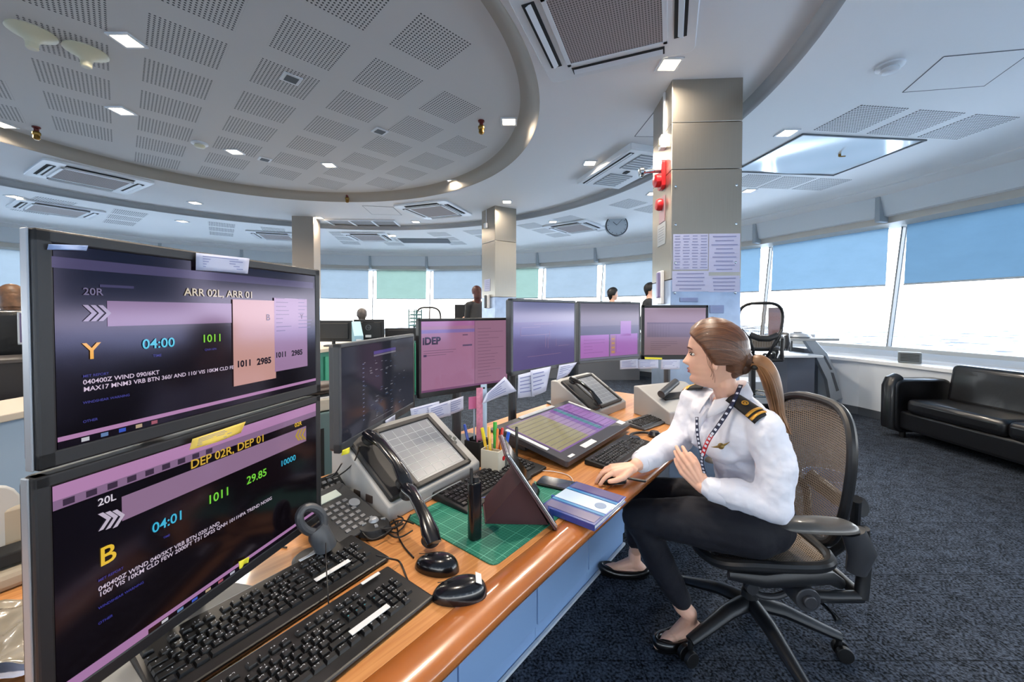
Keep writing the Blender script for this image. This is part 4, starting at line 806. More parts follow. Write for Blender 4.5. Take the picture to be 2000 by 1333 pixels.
# touch terminals with handset
mbeige = mat('terminal_grey', '#a2a3a3', .5); mscr = mat('terminal_screen', '#6f7278', .3, emit=.10, ecol='#9aa0a8'); mterm = mat('terminal_frame', '#2a2a2b', .45)
def terminal(p0, rz, label, scr_lines=True, w_=.43, d_=.29, h0=.045, h1=.20):
    t = thing('touch_terminal', label, 'terminal', (p0[0], p0[1], ZD), rz, 'sloped grey touch terminals')
    tp = .05; q = MB(); yb = d_ - tp
    poly = [(0, 0), (0, h0), (yb, h1), (d_, h1), (d_, 0)]       # side outline (y, z)
    vs = [(0, y, z) for y, z in poly] + [(w_, y, z) for y, z in poly]
    q.add(vs, [(0, 1, 2, 3, 4), (9, 8, 7, 6, 5), (1, 0, 5, 6), (2, 1, 6, 7), (3, 2, 7, 8), (4, 3, 8, 9), (0, 4, 9, 5)]); q.build('housing', mbeige, t, smooth=0, bevel=.005)
    sl = math.atan2(h1 - h0, yb); Ls = math.hypot(yb, h1 - h0); M = Matrix.Translation((0, 0, h0)) @ Matrix.Rotation(sl, 4, 'X')   # x along, y up the slope, z out of it
    q = MB(M); x0, x1, y0, y1 = .115, .385, .012, Ls - .004
    for (x, y, a, b_) in (((x0 + x1) / 2, y0 + .009, x1 - x0, .018), ((x0 + x1) / 2, y1 - .009, x1 - x0, .018), (x0 + .009, (y0 + y1) / 2, .018, y1 - y0), (x1 - .009, (y0 + y1) / 2, .018, y1 - y0)): q.box((x, y, .004), (a, b_, .016))
    q.build('screen_frame', mterm, t, smooth=0, bevel=.003)
    q = MB(M); q.box(((x0 + x1) / 2, (y0 + y1) / 2, .002), (x1 - x0 - .034, y1 - y0 - .034, .006)); so = q.build('screen', mscr, t, smooth=0)
    q = MB(M)
    for k in range(6): q.box((x0 + .03 + k * .042, (y0 + y1) / 2, .0055), (.0012, y1 - y0 - .05, .0006))
    for k in range(7): q.box(((x0 + x1) / 2, y0 + .03 + k * .03, .0055), (x1 - x0 - .05, .0012, .0006))
    q.build('touch_fields', mat('touch_line', '#b6bac0', .5, emit=.1), so, smooth=0)
    q = MB(M); [q.lathe([(.008, 0), (.008, .002), (.005, .003)], (.400 + .012 * (k % 2), Ls * .42 + .016 * k, 0), seg=14) for k in range(3)]; q.build('knob', mat('icon_grey', '#5c5f5a', .5), t)
    q = MB(M); q.box((.058, Ls * .5, .006), (.09, Ls * .92, .02)); q.build('cradle', mblks, t, smooth=0, bevel=.008)
    q = MB(); 
    for (y, z) in ((.09, .05), (.15, .05)): q.box((-.001, y, z), (.004, .03, .022))
    q.build('side_socket', mat('socket', '#3a2f2c', .6), t, smooth=0)
    return t, M, Ls
T0 = Vector((-.36, 1.135)); rzt = math.radians(56.5)
t1, MT, LS = terminal(T0, rzt, 'large sloped grey touch terminal with black handset, left of the pen holder')
MW = Matrix.Translation((T0.x, T0.y, ZD)) @ Matrix.Rotation(rzt, 4, 'Z')
def handset(Mw, label, l=.24, s_=1):
    t = thing('telephone_handset', label, 'handset', Mw.to_translation()); t.rotation_euler = Mw.to_euler()
    q = MB(); pts = [(0, -l / 2, 0), (0, -l / 2 + .03, .008), (0, -.04, .022), (0, .04, .022), (0, l / 2 - .03, .008), (0, l / 2, 0)]
    q.tube(pts, [.020, .024, .017, .017, .024, .018], 14, flat=.55, up=(0, 0, 1)); q.build('grip', mblkg, t, smooth=60)
    for sg in (-1, 1): q = MB(); q.lathe([(.020, 0), (.024, -.012), (.020, -.018), (.001, -.018)], (0, sg * (l / 2 - .022), 0)); q.build('ear_piece', mblks, t)
    return t
handset(MW @ MT @ Matrix.Translation((.060, LS * .46, .048)), 'black handset resting in the cradle of the large touch terminal')
P = at(828, 1035, z=ZD + .035); d_ = (at(848, 1062, z=ZD + .03) - at(792, 950, z=ZD + .10)); c_ = (at(848, 1062, z=ZD + .03) + at(792, 950, z=ZD + .10)) / 2
rot = d_.to_track_quat('-Y', 'Z').to_matrix().to_4x4()
handset(Matrix.Translation(c_) @ rot, 'black handset leaning from the large touch terminal down to the desk', d_.length)
T2 = (.455, 2.195); t2, _, _ = terminal(T2, math.radians(49), 'smaller looking far touch terminal with handset behind the flat strip display')
MW2 = Matrix.Translation((T2[0], T2[1], ZD)) @ Matrix.Rotation(math.radians(49), 4, 'Z'); handset(MW2 @ MT @ Matrix.Translation((.060, LS * .46, .048)), 'black handset in the cradle of the far touch terminal')
# grey document unit beyond
t = thing('document_printer', 'low grey sloped printer unit beside the operator\'s chin', 'printer', (.99, 2.32, ZD), math.radians(25))
q = MB(); vs = [(x, y, z) for x in (-.20, .20) for (y, z) in ((-.12, 0), (-.12, .07), (.12, .17), (.16, .17), (.16, 0))]; q.add(vs, [(0, 1, 2, 3, 4), (9, 8, 7, 6, 5), (1, 0, 5, 6), (2, 1, 6, 7), (3, 2, 7, 8), (4, 3, 8, 9), (0, 4, 9, 5)]); q.build('housing', mbeige, t, smooth=0, bevel=.006)
q = MB(); q.box((.0, -.005, .125), (.26, .05, .012), (.4, 0, 0)); q.build('paper_slot', mterm, t, smooth=0); q = MB(); q.cyl((-.17, -.03, .15), (.0, .02, .20), .022); q.build('roller', mbezg, t)

# flat strip display
cF = along((.205, 1.512), .325, .185)
tilt = math.atan2(.07, .37); t = thing('flat_display', 'large flat tilted touch display lying on the desk, tan and purple strips', 'display', (cF.x, cF.y, ZD), RZ + .02)
M = Matrix.Translation((0, 0, .062)) @ Matrix.Rotation(tilt, 4, 'X'); q = MB(M)
q.rbox((0, 0, 0), (.655, .385, .026), .012); q.build('case', mat('display_case', '#33353c', .4), t, bevel=.003)
q = MB(M); q.box((-.0, .012, .0135), (.57, .29, .003)); so = q.build('screen', glow('#8c6aa4', .75), t, smooth=0)
def strip(x0, y0, x1, y1, col, k=.55, h=.0152):
    k *= 1.45
    q = MB(M); q.box(((x0 + x1) / 2, (y0 + y1) / 2, h), (x1 - x0, y1 - y0, .0006)); q.build('screen_graphic', glow(col, k), so, smooth=0)
strip(-.28, -.125, -.02, .15, '#a49a74'); strip(-.02, -.125, .06, .15, '#a98cae'); strip(.06, -.125, .27, .15, '#8a62a4'); strip(.10, -.12, .135, .15, '#4f8a94', .5, .016); strip(.16, -.12, .26, .15, '#a070b0', .55, .016); strip(.148, -.12, .156, .15, '#50407a', .5, .0165)
for k in range(9): strip(-.275, -.11 + .03 * k, .265, -.1085 + .03 * k, '#76668c', .35, .017)
for (x, y, a, b_) in ((-.10, -.165, .11, .028), (-.27, -.175, .04, .014), (.29, -.15, .05, .035)): q = MB(M); q.box((x, y, .0142), (a, b_, .001)); q.build('label_strip', mlab, t, smooth=0)
for (c3_, d3_) in (((.0, .178, .016), (.30, .022, .005)), ((-.313, .02, .016), (.02, .22, .005)), ((.30, .10, .016), (.018, .14, .004))): q = MB(M); q.box(c3_, d3_); q.build('edge_strip', mlab, t, smooth=0, bevel=.002)
q = MB(); q.box((0, .12, .04), (.5, .1, .075)); q.build('support', mbezg, t, smooth=0)

# tablet in a maroon folio
eb = Vector((.129, 1.094, ZD + .006)); et = Vector((-.014, 1.075, .968)); e1 = (et - eb); uu = Vector((-.13, .9915, 0)).normalized(); nn = uu.cross(e1.normalized()).normalized()
if nn.z < 0: nn = -nn
Mx = Matrix(((uu.x, e1.normalized().x, nn.x, 0), (uu.y, e1.normalized().y, nn.y, 0), (uu.z, e1.normalized().z, nn.z, 0), (0, 0, 0, 1)))
if Mx.determinant() < 0: uu_ = -uu; Mx = Matrix(((uu_.x, e1.normalized().x, nn.x, 0), (uu_.y, e1.normalized().y, nn.y, 0), (uu_.z, e1.normalized().z, nn.z, 0), (0, 0, 0, 1)))
cT = eb + e1 / 2 + uu * .088
t = thing('tablet', 'tablet computer propped up by a maroon folio case on the green mat', 'tablet', cT); t.rotation_euler = Mx.to_euler()
q = MB(); q.rbox((0, 0, 0), (.176, e1.length, .008), .012); q.build('body', mat('tablet_silver', '#b3b6ba', .25, metal=.8), t, bevel=.002)
q = MB(); q.rbox((0, 0, .0045), (.160, e1.length - .02, .0016), .008); q.build('screen', mat('tablet_screen', '#101418', .05, coat=1, emit=.05, ecol='#6a7a70'), t)
q = MB(); q.rbox((0, 0, -.007), (.180, e1.length + .004, .005), .012); q.build('folio_back', mat('maroon', '#43242a', .55), t, bevel=.002)
iv = (Matrix.Translation(cT) @ Mx).inverted(); q = MB(iv); A = eb + e1 * .62 - nn * .010; 
A = A + uu * .03; B1 = Vector((eb.x - .20, eb.y - .026, ZD + .004)) + uu * .06
def slab(a, b_, th=.004): 
    d = (b_ - a).normalized(); nrm = d.cross(uu).normalized() * th; q.add([a, b_, b_ + uu * .14, a + uu * .14, a + nrm, b_ + nrm, b_ + nrm + uu * .14, a + nrm + uu * .14], [(0, 1, 2, 3), (7, 6, 5, 4), (0, 4, 5, 1), (1, 5, 6, 2), (2, 6, 7, 3), (3, 7, 4, 0)])
slab(A, B1); Gd = eb + uu * .03 + Vector((-.02, -.003, -.002)); slab(B1, Gd); 
q.add([A, B1, Gd + Vector((0, 0, .0)), A + uu * .137, B1 + uu * .137, Gd + uu * .137], [(0, 1, 2), (5, 4, 3)])
q.build('folio_stand', mat('maroon'), t, smooth=0)

# smartphone, notebook, walkie talkie
p_ = at(1091, 947, z=ZD + .006); t = thing('smartphone', 'dark smartphone lying between the tablet and the notebook', 'phone', (p_.x, p_.y, ZD + .004), math.radians(-27))
q = MB(); q.rbox((0, 0, .004), (.15, .075, .008), .012); q.build('body', mblks, t, bevel=.002); q = MB(); q.rbox((0, 0, .0084), (.14, .067, .001), .009); q.build('screen', mat('phone_glass', '#0d1020', .04, coat=1), t)
P4 = [Vector((.107, 1.221)), Vector((.245, 1.39)), Vector((.353, 1.238)), Vector((.215, 1.07))]; c_ = sum(P4, Vector((0, 0))) / 4; rn = math.atan2((P4[1] - P4[0]).y, (P4[1] - P4[0]).x)
t = thing('notebook', 'blue spiral notebook in a clear cover at the desk edge', 'notebook', (c_.x, c_.y, ZD + .0035), rn)
q = MB(); q.box((0, 0, .008), (.212, .176, .014)); q.build('pages', mat('page_white', '#d4d8dc', .6), t, smooth=0); q = MB(); q.box((0, .0, .0165), (.218, .184, .003)); q.box((-.0, -.0, .001), (.218, .184, .002)); q.box((-.109, 0, .009), (.003, .184, .018)); q.build('cover', mat('cover_blue', '#25408f', .25, coat=.5), t, smooth=0, bevel=.001)
q = MB(); q.box((.0, 0, .0185), (.07, .18, .001), mi=0); q.box((.045, 0, .0187), (.012, .18, .0008), mi=1); q.box((-.045, 0, .0187), (.012, .18, .0008), mi=1); q.box((.082, 0, .0186), (.045, .17, .0008), mi=2); q.box((-.080, 0, .0186), (.04, .17, .0008), mi=2); q.lathe([(.018, 0), (.018, .001)], (0, -.055, .019), mi=3)
q.build('cover_print', [mat('print_pale', '#b9cfe6', .3), mat('print_teal', '#2d7fb5', .3), mat('print_violet', '#5c5a86', .25, coat=.6), mat('print_seal', '#7f95b5', .4)], t, smooth=0)
writing('cover_text', [('CONTROL', -.045, 0, .016)], mat('print_teal'), t, Matrix.Translation((-.0, -.02, .0194)) @ Matrix.Rotation(PI / 2, 4, 'Z') @ Matrix.Rotation(-PI / 2, 4, 'X')) if False else None
q = MB(); q.box((.112, -.01, .006), (.018, .10, .002)); q.build('green_tab', mat('tab_green', '#2fbf3a', .4), t, smooth=0)
p_ = at(926, 1060, z=ZD); t = thing('walkie_talkie', 'black walkie talkie standing upright on the green cutting mat', 'radio', (p_.x, p_.y + .015, ZD + .003), RZ - .25)
q = MB(); q.rbox((0, 0, .078), (.034, .030, .156), .010, k=3); q.build('body', mblkg, t, bevel=.003); q = MB(); q.cyl((.004, 0, .155), (.004, 0, .168), .009, seg=14); q.cyl((-.010, 0, .155), (-.010, 0, .195), .006, .004, seg=12); q.build('antenna', mblks, t)
q = MB(); [q.box((.018, .0, .02 + .012 * k), (.003, .016, .006)) for k in range(9)]; q.build('side_buttons', mat('icon_grey'), t, smooth=0)
# pen cups
def cup(px, py, label, m, w_=.075, h_=.095, square=True):
    p_ = at(px, py, z=ZD); t = thing('pen_holder', label, 'pen holder', (p_.x, p_.y, ZD), RZ + .2); h = w_ / 2; q = MB()
    for (x, y, a, b_) in ((0, h, w_, .004), (0, -h, w_, .004), (h, 0, .004, w_), (-h, 0, .004, w_)): q.box((x, y, h_ / 2), (a, b_, h_))
    q.box((0, 0, .003), (w_, w_, .006)); q.box((0, 0, h_ * .5), (.003, w_, h_ * .9)); q.build('cup', m, t, smooth=0, bevel=.002); return p_, t
mcup = mat('cup_cream', '#cfc9b8', .5)
pc, tcup = cup(966, 922, 'cream square pen holder full of pens in front of the rulers', mcup)
q = MB(); q.lathe([(.009, 0), (.009, .002)], (.0, -.0395, .06), rot=(PI / 2, 0, 0)); q.build('red_sticker', mred, tcup); q = MB(); q.box((.022, -.0395, .04), (.02, .002, .03)); q.build('grey_sticker', mat('icon_grey'), tcup, smooth=0)
pc2, _ = cup(931, 905, 'black mesh pen cup behind the cream holder, holding the rulers', mat('mesh_black', '#1a1b1d', .5), .07, .10)
def pen(base, top, r_, col, label, name='pen', cap=None):
    a, b_ = Vector(base), Vector(top); t = thing(name, label, name.replace('_', ' '), a); d = b_ - a; q = MB(); q.tube([Vector((0, 0, 0)), d * .02, d * .96, d], [r_ * .5, r_, r_, r_ * .7], 10); q.build('barrel', mat('pen_' + col.strip('#'), col, .35, coat=.3), t)
    if cap: q = MB(); q.tube([d * .72, d * 1.0], [r_ * 1.2, r_ * 1.1], 10); q.build('cap', mat('pen_' + cap.strip('#'), cap, .35), t)
    return t
for (dx, dy, tx, ty, h_, r_, col, lab, cap) in ((-.02, .015, -.05, .02, .165, .006, '#e8c21e', 'yellow marker at the left of the cream pen holder', '#f2e22a'), (-.012, -.012, -.022, .0, .175, .006, '#e0b73a', 'tall yellow pencil in the cream pen holder', None), (.0, .018, .0, .05, .18, .007, '#35b32f', 'green marker in the cream pen holder', '#2fa52a'),
    (.006, -.006, .012, .012, .165, .005, '#d9761e', 'orange pencil in the middle of the cream pen holder', None), (.012, .016, .03, .04, .16, .006, '#c22a22', 'red pen in the cream pen holder', None), (.022, -.01, .028, -.012, .145, .005, '#d58a22', 'short orange pencil at the right of the cream pen holder', None), (.024, .0, .055, .0, .155, .006, '#1f49b8', 'blue pen leaning right out of the cream pen holder', '#3461d0')):
    pen((pc.x + dx, pc.y + dy, ZD + .008), (pc.x + tx, pc.y + ty, ZD + h_), r_, col, lab, cap=cap)
t = thing('ruler', 'pink plastic ruler standing in the mesh cup', 'ruler', (pc2.x + .012, pc2.y, ZD + .01), .5, None); q = MB(); q.box((0, 0, .15), (.028, .003, .30)); q.build('blade', mat('pink', '#c57a94', .4, noise=(60, .2)), t, smooth=0)
t = thing('ruler', 'pale blue plastic ruler with a hole standing in the mesh cup', 'ruler', (pc2.x + .028, pc2.y + .022, ZD + .01), .4, None); q = MB(); q.box((0, 0, .155), (.026, .003, .31)); q.build('blade', mat('pale_blue', '#b5cbe0', .35), t, smooth=0); q = MB(); q.lathe([(.004, 0), (.004, .002)], (0, -.0016, .295), rot=(PI / 2, 0, 0)); q.build('hole', mdark, t)
pen((pc2.x - .015, pc2.y - .01, ZD + .01), (pc2.x - .05, pc2.y, ZD + .16), .006, '#2848a8', 'dark blue pen leaning left in the mesh cup')
t = thing('flag_marker', 'pink paper flag pad clipped above the mesh cup', 'note', (pc2.x - .012, pc2.y + .02, ZD + .01), .5); q = MB(); q.box((0, 0, .125), (.006, .003, .25)); q.build('stick', mat('pale_blue'), t, smooth=0); q = MB(); q.box((0, -.002, .235), (.05, .003, .05)); q.build('flag', mat('hot_pink', '#c76a96', .5), t, smooth=0)
# thin black stylus upright
p_ = at(1009, 900, z=ZD + .024); pen((p_.x, p_.y, ZD + .024), (p_.x, p_.y - .0, ZD + .16), .006, '#0c0d10', 'black stylus standing upright by the corner of the flat display', 'stylus')
p_ = at(1083, 972, z=ZD + .004); pen((p_.x - .01, p_.y, ZD + .008), (p_.x + .03, p_.y - .02, ZD + .009), .005, '#2b4fae', 'small blue pen on the mat by the tablet')
pen((-.15, 1.235, ZD + .009), (-.04, 1.30, ZD + .009), .005, '#1f49b8', 'blue pen lying on the mat behind the walkie talkie')

# desk phone, loop holder, puck, cables
p_ = at(664, 1012, z=ZD + .03); t = thing('desk_telephone', 'dark grey desk telephone with small display behind the rear keyboard', 'telephone', (p_.x, p_.y, ZD), math.radians(62))
sl = Matrix.Rotation(.35, 4, 'X'); M = Matrix.Translation((0, 0, .040)) @ sl; q = MB(M); q.rbox((0, 0, 0), (.15, .20, .03), .012); q.build('case', mat('phone_grey', '#2b2d31', .45), t, bevel=.003); q = MB(); q.box((0, .06, .03), (.13, .05, .06)); q.build('foot', mblks, t, smooth=0)
q = MB(M); q.box((.0, .062, .016), (.075, .028, .003)); q.build('display', mat('lcd', '#a9b3ad', .3, emit=.1), t, smooth=0)
q = MB(M)
for i in range(4):
    for j in range(6): q.box((-.035 + .022 * i, -.075 + .02 * j, .0165), (.014, .010, .003))
q.build('key_pad', mat('phone_keys', '#77787c', .5), t, smooth=0, bevel=.001); q = MB(M); q.lathe([(.016, .0165), (.016, .0195), (.010, .0195)], (0.045, -.0, 0)); q.build('dial_ring', msilver, t)
p_ = at(642, 962, z=ZD + .06); t = thing('key_panel', 'small black key panel with round dial behind the desk telephone', 'control panel', (p_.x, p_.y, ZD), math.radians(60))
M = Matrix.Translation((0, 0, .05)) @ Matrix.Rotation(.7, 4, 'X'); q = MB(M); q.box((0, 0, 0), (.12, .12, .02)); q.build('case', mblks, t, smooth=0, bevel=.003); q = MB(M); [q.box((-.04 + .02 * i, -.04 + .02 * j, .012), (.012, .01, .004)) for i in range(5) for j in range(5)]; q.build('key_pad', mat('phone_keys'), t, smooth=0); q = MB(); q.box((0, .02, .025), (.1, .06, .05)); q.build('foot', mblks, t, smooth=0)
hb0 = Vector((-.500, .968, ZD)); t = thing('headset_holder', 'black loop shaped headset holder on a round foot beside the lower monitor', 'holder', hb0)
q = MB(); q.lathe([(.045, 0), (.045, .006), (.038, .012), (.001, .013)]); q.build('foot', mblks, t)
ax0, ax1 = Vector((-.462, .962, .776)) - hb0, Vector((-.492, .938, .872)) - hb0; dx_ = (ax1 - ax0).normalized()
q = MB(); q.tube([(0, 0, .008), Vector((.02, -.002, .02)), ax0, ax0 + dx_ * .045, ax0 + dx_ * .06], [.012, .014, .027, .027, .020], 14, flat=.7, up=(.85, -.5, .2)); q.build('body', mbezg, t)
w_ax = Vector((.55, .80, 0)).normalized(); cl = ax0 + dx_ * .085
q = MB(); q.tube([cl + w_ax * (.026 * math.cos(a)) + dx_ * (.036 * math.sin(a)) for a in [2 * PI * k / 24 for k in range(24)]], .010, 10, closed=True); q.build('loop', mbezg, t)
p_ = at(730, 1040, z=ZD); t = thing('trackball', 'small black trackball puck with silver buttons beside the touch terminal', 'trackball', (p_.x, p_.y, ZD), .6); q = MB(); q.lathe([(.045, 0), (.048, .01), (.040, .024), (.02, .032), (.001, .033)]); q.build('case', mblks, t); q = MB(); q.ell((0, 0, .03), .014); [q.box((.026 * math.cos(a), .026 * math.sin(a), .03), (.012, .008, .004), (0, 0, a)) for a in (0, 1.57, 3.1, 4.7)]; q.build('ball', msilver, t)
def cable(pts, label, r_=.0022, col=None, name='cable'):
    P = [Vector(p) for p in pts]; out = []
    for i in range(len(P) - 1):     # Catmull-Rom
        p0, p1, p2, p3 = P[max(i - 1, 0)], P[i], P[i + 1], P[min(i + 2, len(P) - 1)]
        for k in range(6):
            s = k / 6; out.append(.5 * ((2 * p1) + (p2 - p0) * s + (2 * p0 - 5 * p1 + 4 * p2 - p3) * s * s + (3 * p1 - p0 - 3 * p2 + p3) * s ** 3))
    out.append(P[-1]); q = MB(); q.tube(out, r_, 8); return tag(q.build(name, col or mblk, smooth=60), label, 'cable', 'cables on the control desk')
def dz(px, py, z=.003): return at(px, py, z=ZD + z)
cable([dz(808, 1090), dz(790, 1070), dz(778, 1048), dz(775, 1030), dz(760, 1000)], 'black cable curling back from the rear mouse')
cable([dz(848, 1165), dz(832, 1162), dz(800, 1140), dz(782, 1100, .004), dz(762, 1092, .03), dz(735, 1085, .03)], 'black cable from the labelled mouse running to the keyboards')
cable([dz(636, 1062, .06), dz(637, 1100, .06), dz(640, 1150, .035), dz(642, 1185, .012)], 'thin black cable hanging from the headset holder over the keyboards', .0014)
rr = random.Random(3)
for k in range(6): a = [(690 + rr.uniform(-15, 40), 1000 + rr.uniform(-20, 30)), (730 + rr.uniform(-30, 30), 1045 + rr.uniform(-25, 12)), (770 + rr.uniform(-20, 20), 1035 + rr.uniform(-20, 20)), (800 + rr.uniform(-30, 20), 1010 + rr.uniform(-10, 30))]; cable([dz(x, y, .004 + .004 * k) for x, y in a], ['lowest cable in the tangle beside the touch terminal', 'black cable looping in front of the trackball puck', 'black cable crossing the tangle under the touch terminal', 'cable from the trackball puck in the tangle', 'cable running behind the mice from the tangle', 'topmost cable of the tangle beside the touch terminal'][k])
cable([dz(560, 1070), dz(530, 1062), dz(545, 1040), dz(590, 1030), dz(620, 1040)], 'thin black cable on the bare desk under the lower monitor')
cable([at(668, 905, z=.90), at(650, 930, z=.85), at(625, 935, z=.82), at(600, 930, z=.82)], 'black cable hanging below the yellow tag of the grey monitor')
cable([at(703, 872, z=.95), at(690, 905, z=.88), at(660, 930, z=.84), at(630, 937, z=.82)], 'black cable from the touch terminal top to the left')
cable([dz(1060, 920, .004), dz(1085, 922, .004), dz(1112, 930, .004), dz(1121, 945, .01), dz(1122, 950, .008)], 'white lead looping to the smartphone', .0015, mlab)
cable([dz(815, 990, .03), dz(835, 975, .05), dz(870, 955, .06), dz(900, 940, .04)], 'grey cable along the front of the touch terminal', .002, mat('grille_grey'))
p_ = at(1258, 850, z=ZD + .02); t = thing('headset', 'black headset lying between the two right hand keyboards', 'headset', (p_.x, p_.y, ZD), .6)
q = MB(); q.tube([(.075 * math.cos(a), .06 * math.sin(a), .012) for a in [PI * k / 16 for k in range(17)]], .007, 8); q.build('headband', mblks, t)
for sg in (-1, 1): q = MB(); q.lathe([(.03, 0), (.034, .012), (.02, .026), (.001, .026)], (sg * .075, -.005, .0)); q.build('ear_cup', mblkg, t)

# things behind the stacked monitors
p_ = at(640, 960, z=ZD); t = thing('equipment_cabinet', 'grey green equipment cabinet standing behind the stacked monitors', 'cabinet', (-.93, 1.86, 0), RZ)
q = MB(); q.box((0, 0, .45), (.50, .22, .90)); q.build('case', mat('case_teal', '#5c7478', .4), t, smooth=0, bevel=.005); q = MB(); [q.box((-.15 + .06 * k, -.111, .62), (.018, .004, .42)) for k in range(6)]; q.build('vent_slot', mdark, t, smooth=0)
t = thing('paper_tray', 'beige paper tray on top of the grey green equipment cabinet', 'tray', (-.93, 1.86, .902), RZ); q = MB(); q.box((0, 0, .03), (.34, .2, .055)); q.build('tray', mat('tray_beige', '#b3b0a6', .6), t, smooth=0, bevel=.006); q = MB(); q.box((0, 0, .061), (.3, .17, .006)); q.build('paper', mlab, t, smooth=0)
t = thing('leather_cushion', 'dark curved cushion on the beige tray behind the stacked monitors', 'cushion', (-.93, 1.86, .968), RZ); q = MB(); q.ell((0, 0, .028), (.15, .09, .03)); q.build('cushion_body', mat('dark_brown', '#2a1d18', .4), t)
# left end of the desk: beige dictation machine and bagged papers
p_ = at(22, 1120, z=ZD); t = thing('tape_dispenser', 'beige desk machine with white upright arm at the left edge of the photo', 'office machine', (p_.x + .01, p_.y - .0, ZD), math.radians(60))
mbg = mat('machine_beige', '#a79c8a', .5); mwh = mat('machine_white', '#b9bcbc', .45)
q = MB(); q.box((.0, 0, .02), (.22, .17, .04)); q.box((.03, .02, .05), (.12, .12, .03), (0, .1, 0)); q.build('base', mbg, t, smooth=0, bevel=.012)
q = MB(); q.rbox((-.06, .0, .12), (.16, .20, .018), .06, rot=(PI / 2, 0, .4)); q.build('upright_panel', mwh, t, bevel=.006); q = MB(); q.rbox((.0, .03, .095), (.05, .04, .12), .015); q.build('arm', mbg, t, bevel=.008); q = MB(); q.box((-.01, -.03, .06), (.05, .06, .03)); q.build('clip', mdark, t, smooth=0, bevel=.004)
for k, (px, py, rz, m, lab) in enumerate(((45, 1215, .5, mat('film_bag', '#8f8676', .2, coat=.8, noise=(14, .3)), 'crinkled clear bag of papers at the lower left corner'), (20, 1290, .9, mpap2, 'lilac paper sheet at the lower left corner below the bag'), (60, 1262, .3, mat('film_bag'), 'second brownish plastic sleeve beside the lower monitor'))):
    p_ = at(px, py, z=ZD + .01); q = MB(); rr = random.Random(k); ph = [rr.uniform(0, 6) for _ in range(4)]
    q.grid(lambda u, v: ((u - .5) * .22, (v - .5) * .16, .012 * (k + 1) + .006 * math.sin(u * 11 + ph[0]) * math.sin(v * 9 + ph[1]) + .004 * math.sin(u * 23 + ph[2] + v * 7)), 26, 20)
    o = q.build('plastic_sleeve' if k != 1 else 'paper_sheet', m, smooth=60, solid=.001); o.location = (p_.x, p_.y, ZD + .003); o.rotation_euler = (0, 0, rz); tag(o, lab, 'paper', 'loose papers at the left end of the desk')
# ================================================================ FURNITURE AROUND THE ROOM
mleath = mat('leather_black', '#0d0e12', .32, coat=.35, bump=(22, .35, .004)); mfoot = mat('foot_black', '#08080a', .5)
t = thing('sofa', 'black leather sofa under the windows at the right edge', 'sofa', (4.46, 3.28, 0), 0)
def pad(c_, d, r, name, sub=None):
    q = MB(); q.box(c_, d); o = q.build(name, mleath, t, smooth=60, bevel=r, bseg=5); return o
q = MB(); q.box((.0, 0, .20), (.56, 1.90, .20)); q.build('base', mleath, t, smooth=60, bevel=.03, bseg=4)
pad((-.02, .42, .37), (.58, .84, .15), .05, 'seat_cushion'); pad((-.02, -.42, .37), (.58, .84, .15), .05, 'seat_cushion')
for y in (.42, -.42): q = MB(); q.box((.20, y, .60), (.17, .82, .42), (0, .16, 0)); q.build('back_cushion', mleath, t, smooth=60, bevel=.06, bseg=5)
for y in (1.0, -1.0):
    q = MB(); q.rbox((-.02, y, .345), (.62, .58, .17), .09, rot=(PI / 2, 0, 0), k=8); q.build('arm', mleath, t, smooth=60, bevel=.03, bseg=4)
    q = MB(); q.tube([(-.33, y, .10), (-.33, y, .55), (-.30, y, .62), (-.24, y, .645)], .045, 14, flat=1.6, up=(0, 1, 0)); q.build('arm_roll', mleath, t)
for x, y in ((-.22, .95), (-.22, -.95), (.22, .95), (.22, -.95)): q = MB(); q.cyl((x, y, 0), (x, y, .11), .025, .03); q.build('foot', mfoot, t)
# speaker box on the ledge
wv = ray(1780, 700); P = Vector((4.80, 4.72, ZS + .045)); t = thing('speaker_box', 'small grey speaker box on the white window ledge left of the sofa', 'speaker', P, -.75)
q = MB(); q.box((0, 0, .065), (.20, .12, .13)); q.build('case', mat('grey_box', '#6d7578', .5), t, smooth=0, bevel=.01); q = MB(); [q.box((0, -.061, .03 + .018 * k), (.16, .004, .006)) for k in range(5)]; q.build('front_slots', mdark, t, smooth=0)
# high console at the right with curved metal leg
mct = mat('console_metal', '#aeb6bf', .35, metal=.5); mcd = mat('console_dark', '#5b5f66', .5); mctop = mat('console_top', '#a5a8ab', .4)
Yc = 5.35; t = thing('control_console', 'high grey console with a curved slotted metal leg beside the window ledge', 'console', (3.70, Yc, 0))
def wx(px, py, Y=Yc): p_ = at(px, py, Y=Y); return (p_.x - 3.70, p_.z)
q = MB(); q.box((.0, .1, 1.0), (1.1, .75, .035)); q.build('upper_top', mctop, t, smooth=0, bevel=.004)
q = MB(); q.box((-.15, 0, .78), (1.0, .55, .03)); q.build('lower_shelf', mled, t, smooth=0, bevel=.004)
RXm = Matrix.Rotation(PI / 2, 4, 'X')
outl = [wx(*p_) for p_ in ((1566, 661), (1585, 660), (1612, 690), (1632, 732), (1642, 778))] + [wx(*p_) for p_ in ((1620, 786), (1612, 742), (1592, 700))]
q = MB(RXm); q.prism([(a, b_) for a, b_ in outl], -.03, .03); q.build('curved_leg', mct, t, smooth=0, bevel=.004)
for a in (((1603, 693), (1608, 695), (1622, 722), (1618, 722)), ((1619, 727), (1624, 728), (1635, 762), (1630, 764))): q = MB(RXm); q.prism([wx(*p_) for p_ in a], .028, .034); q.build('leg_slot', mcd, t, smooth=0)
q = MB(); q.box((-.18, .0, .90), (.62, .02, .14)); o = q.build('perforated_panel', mat('panel_perf', '#84898e', .5), t, smooth=0); perf_nodes(MATS['panel_perf'], None, 0, hole=.035, col='#84898e', rad=.32)
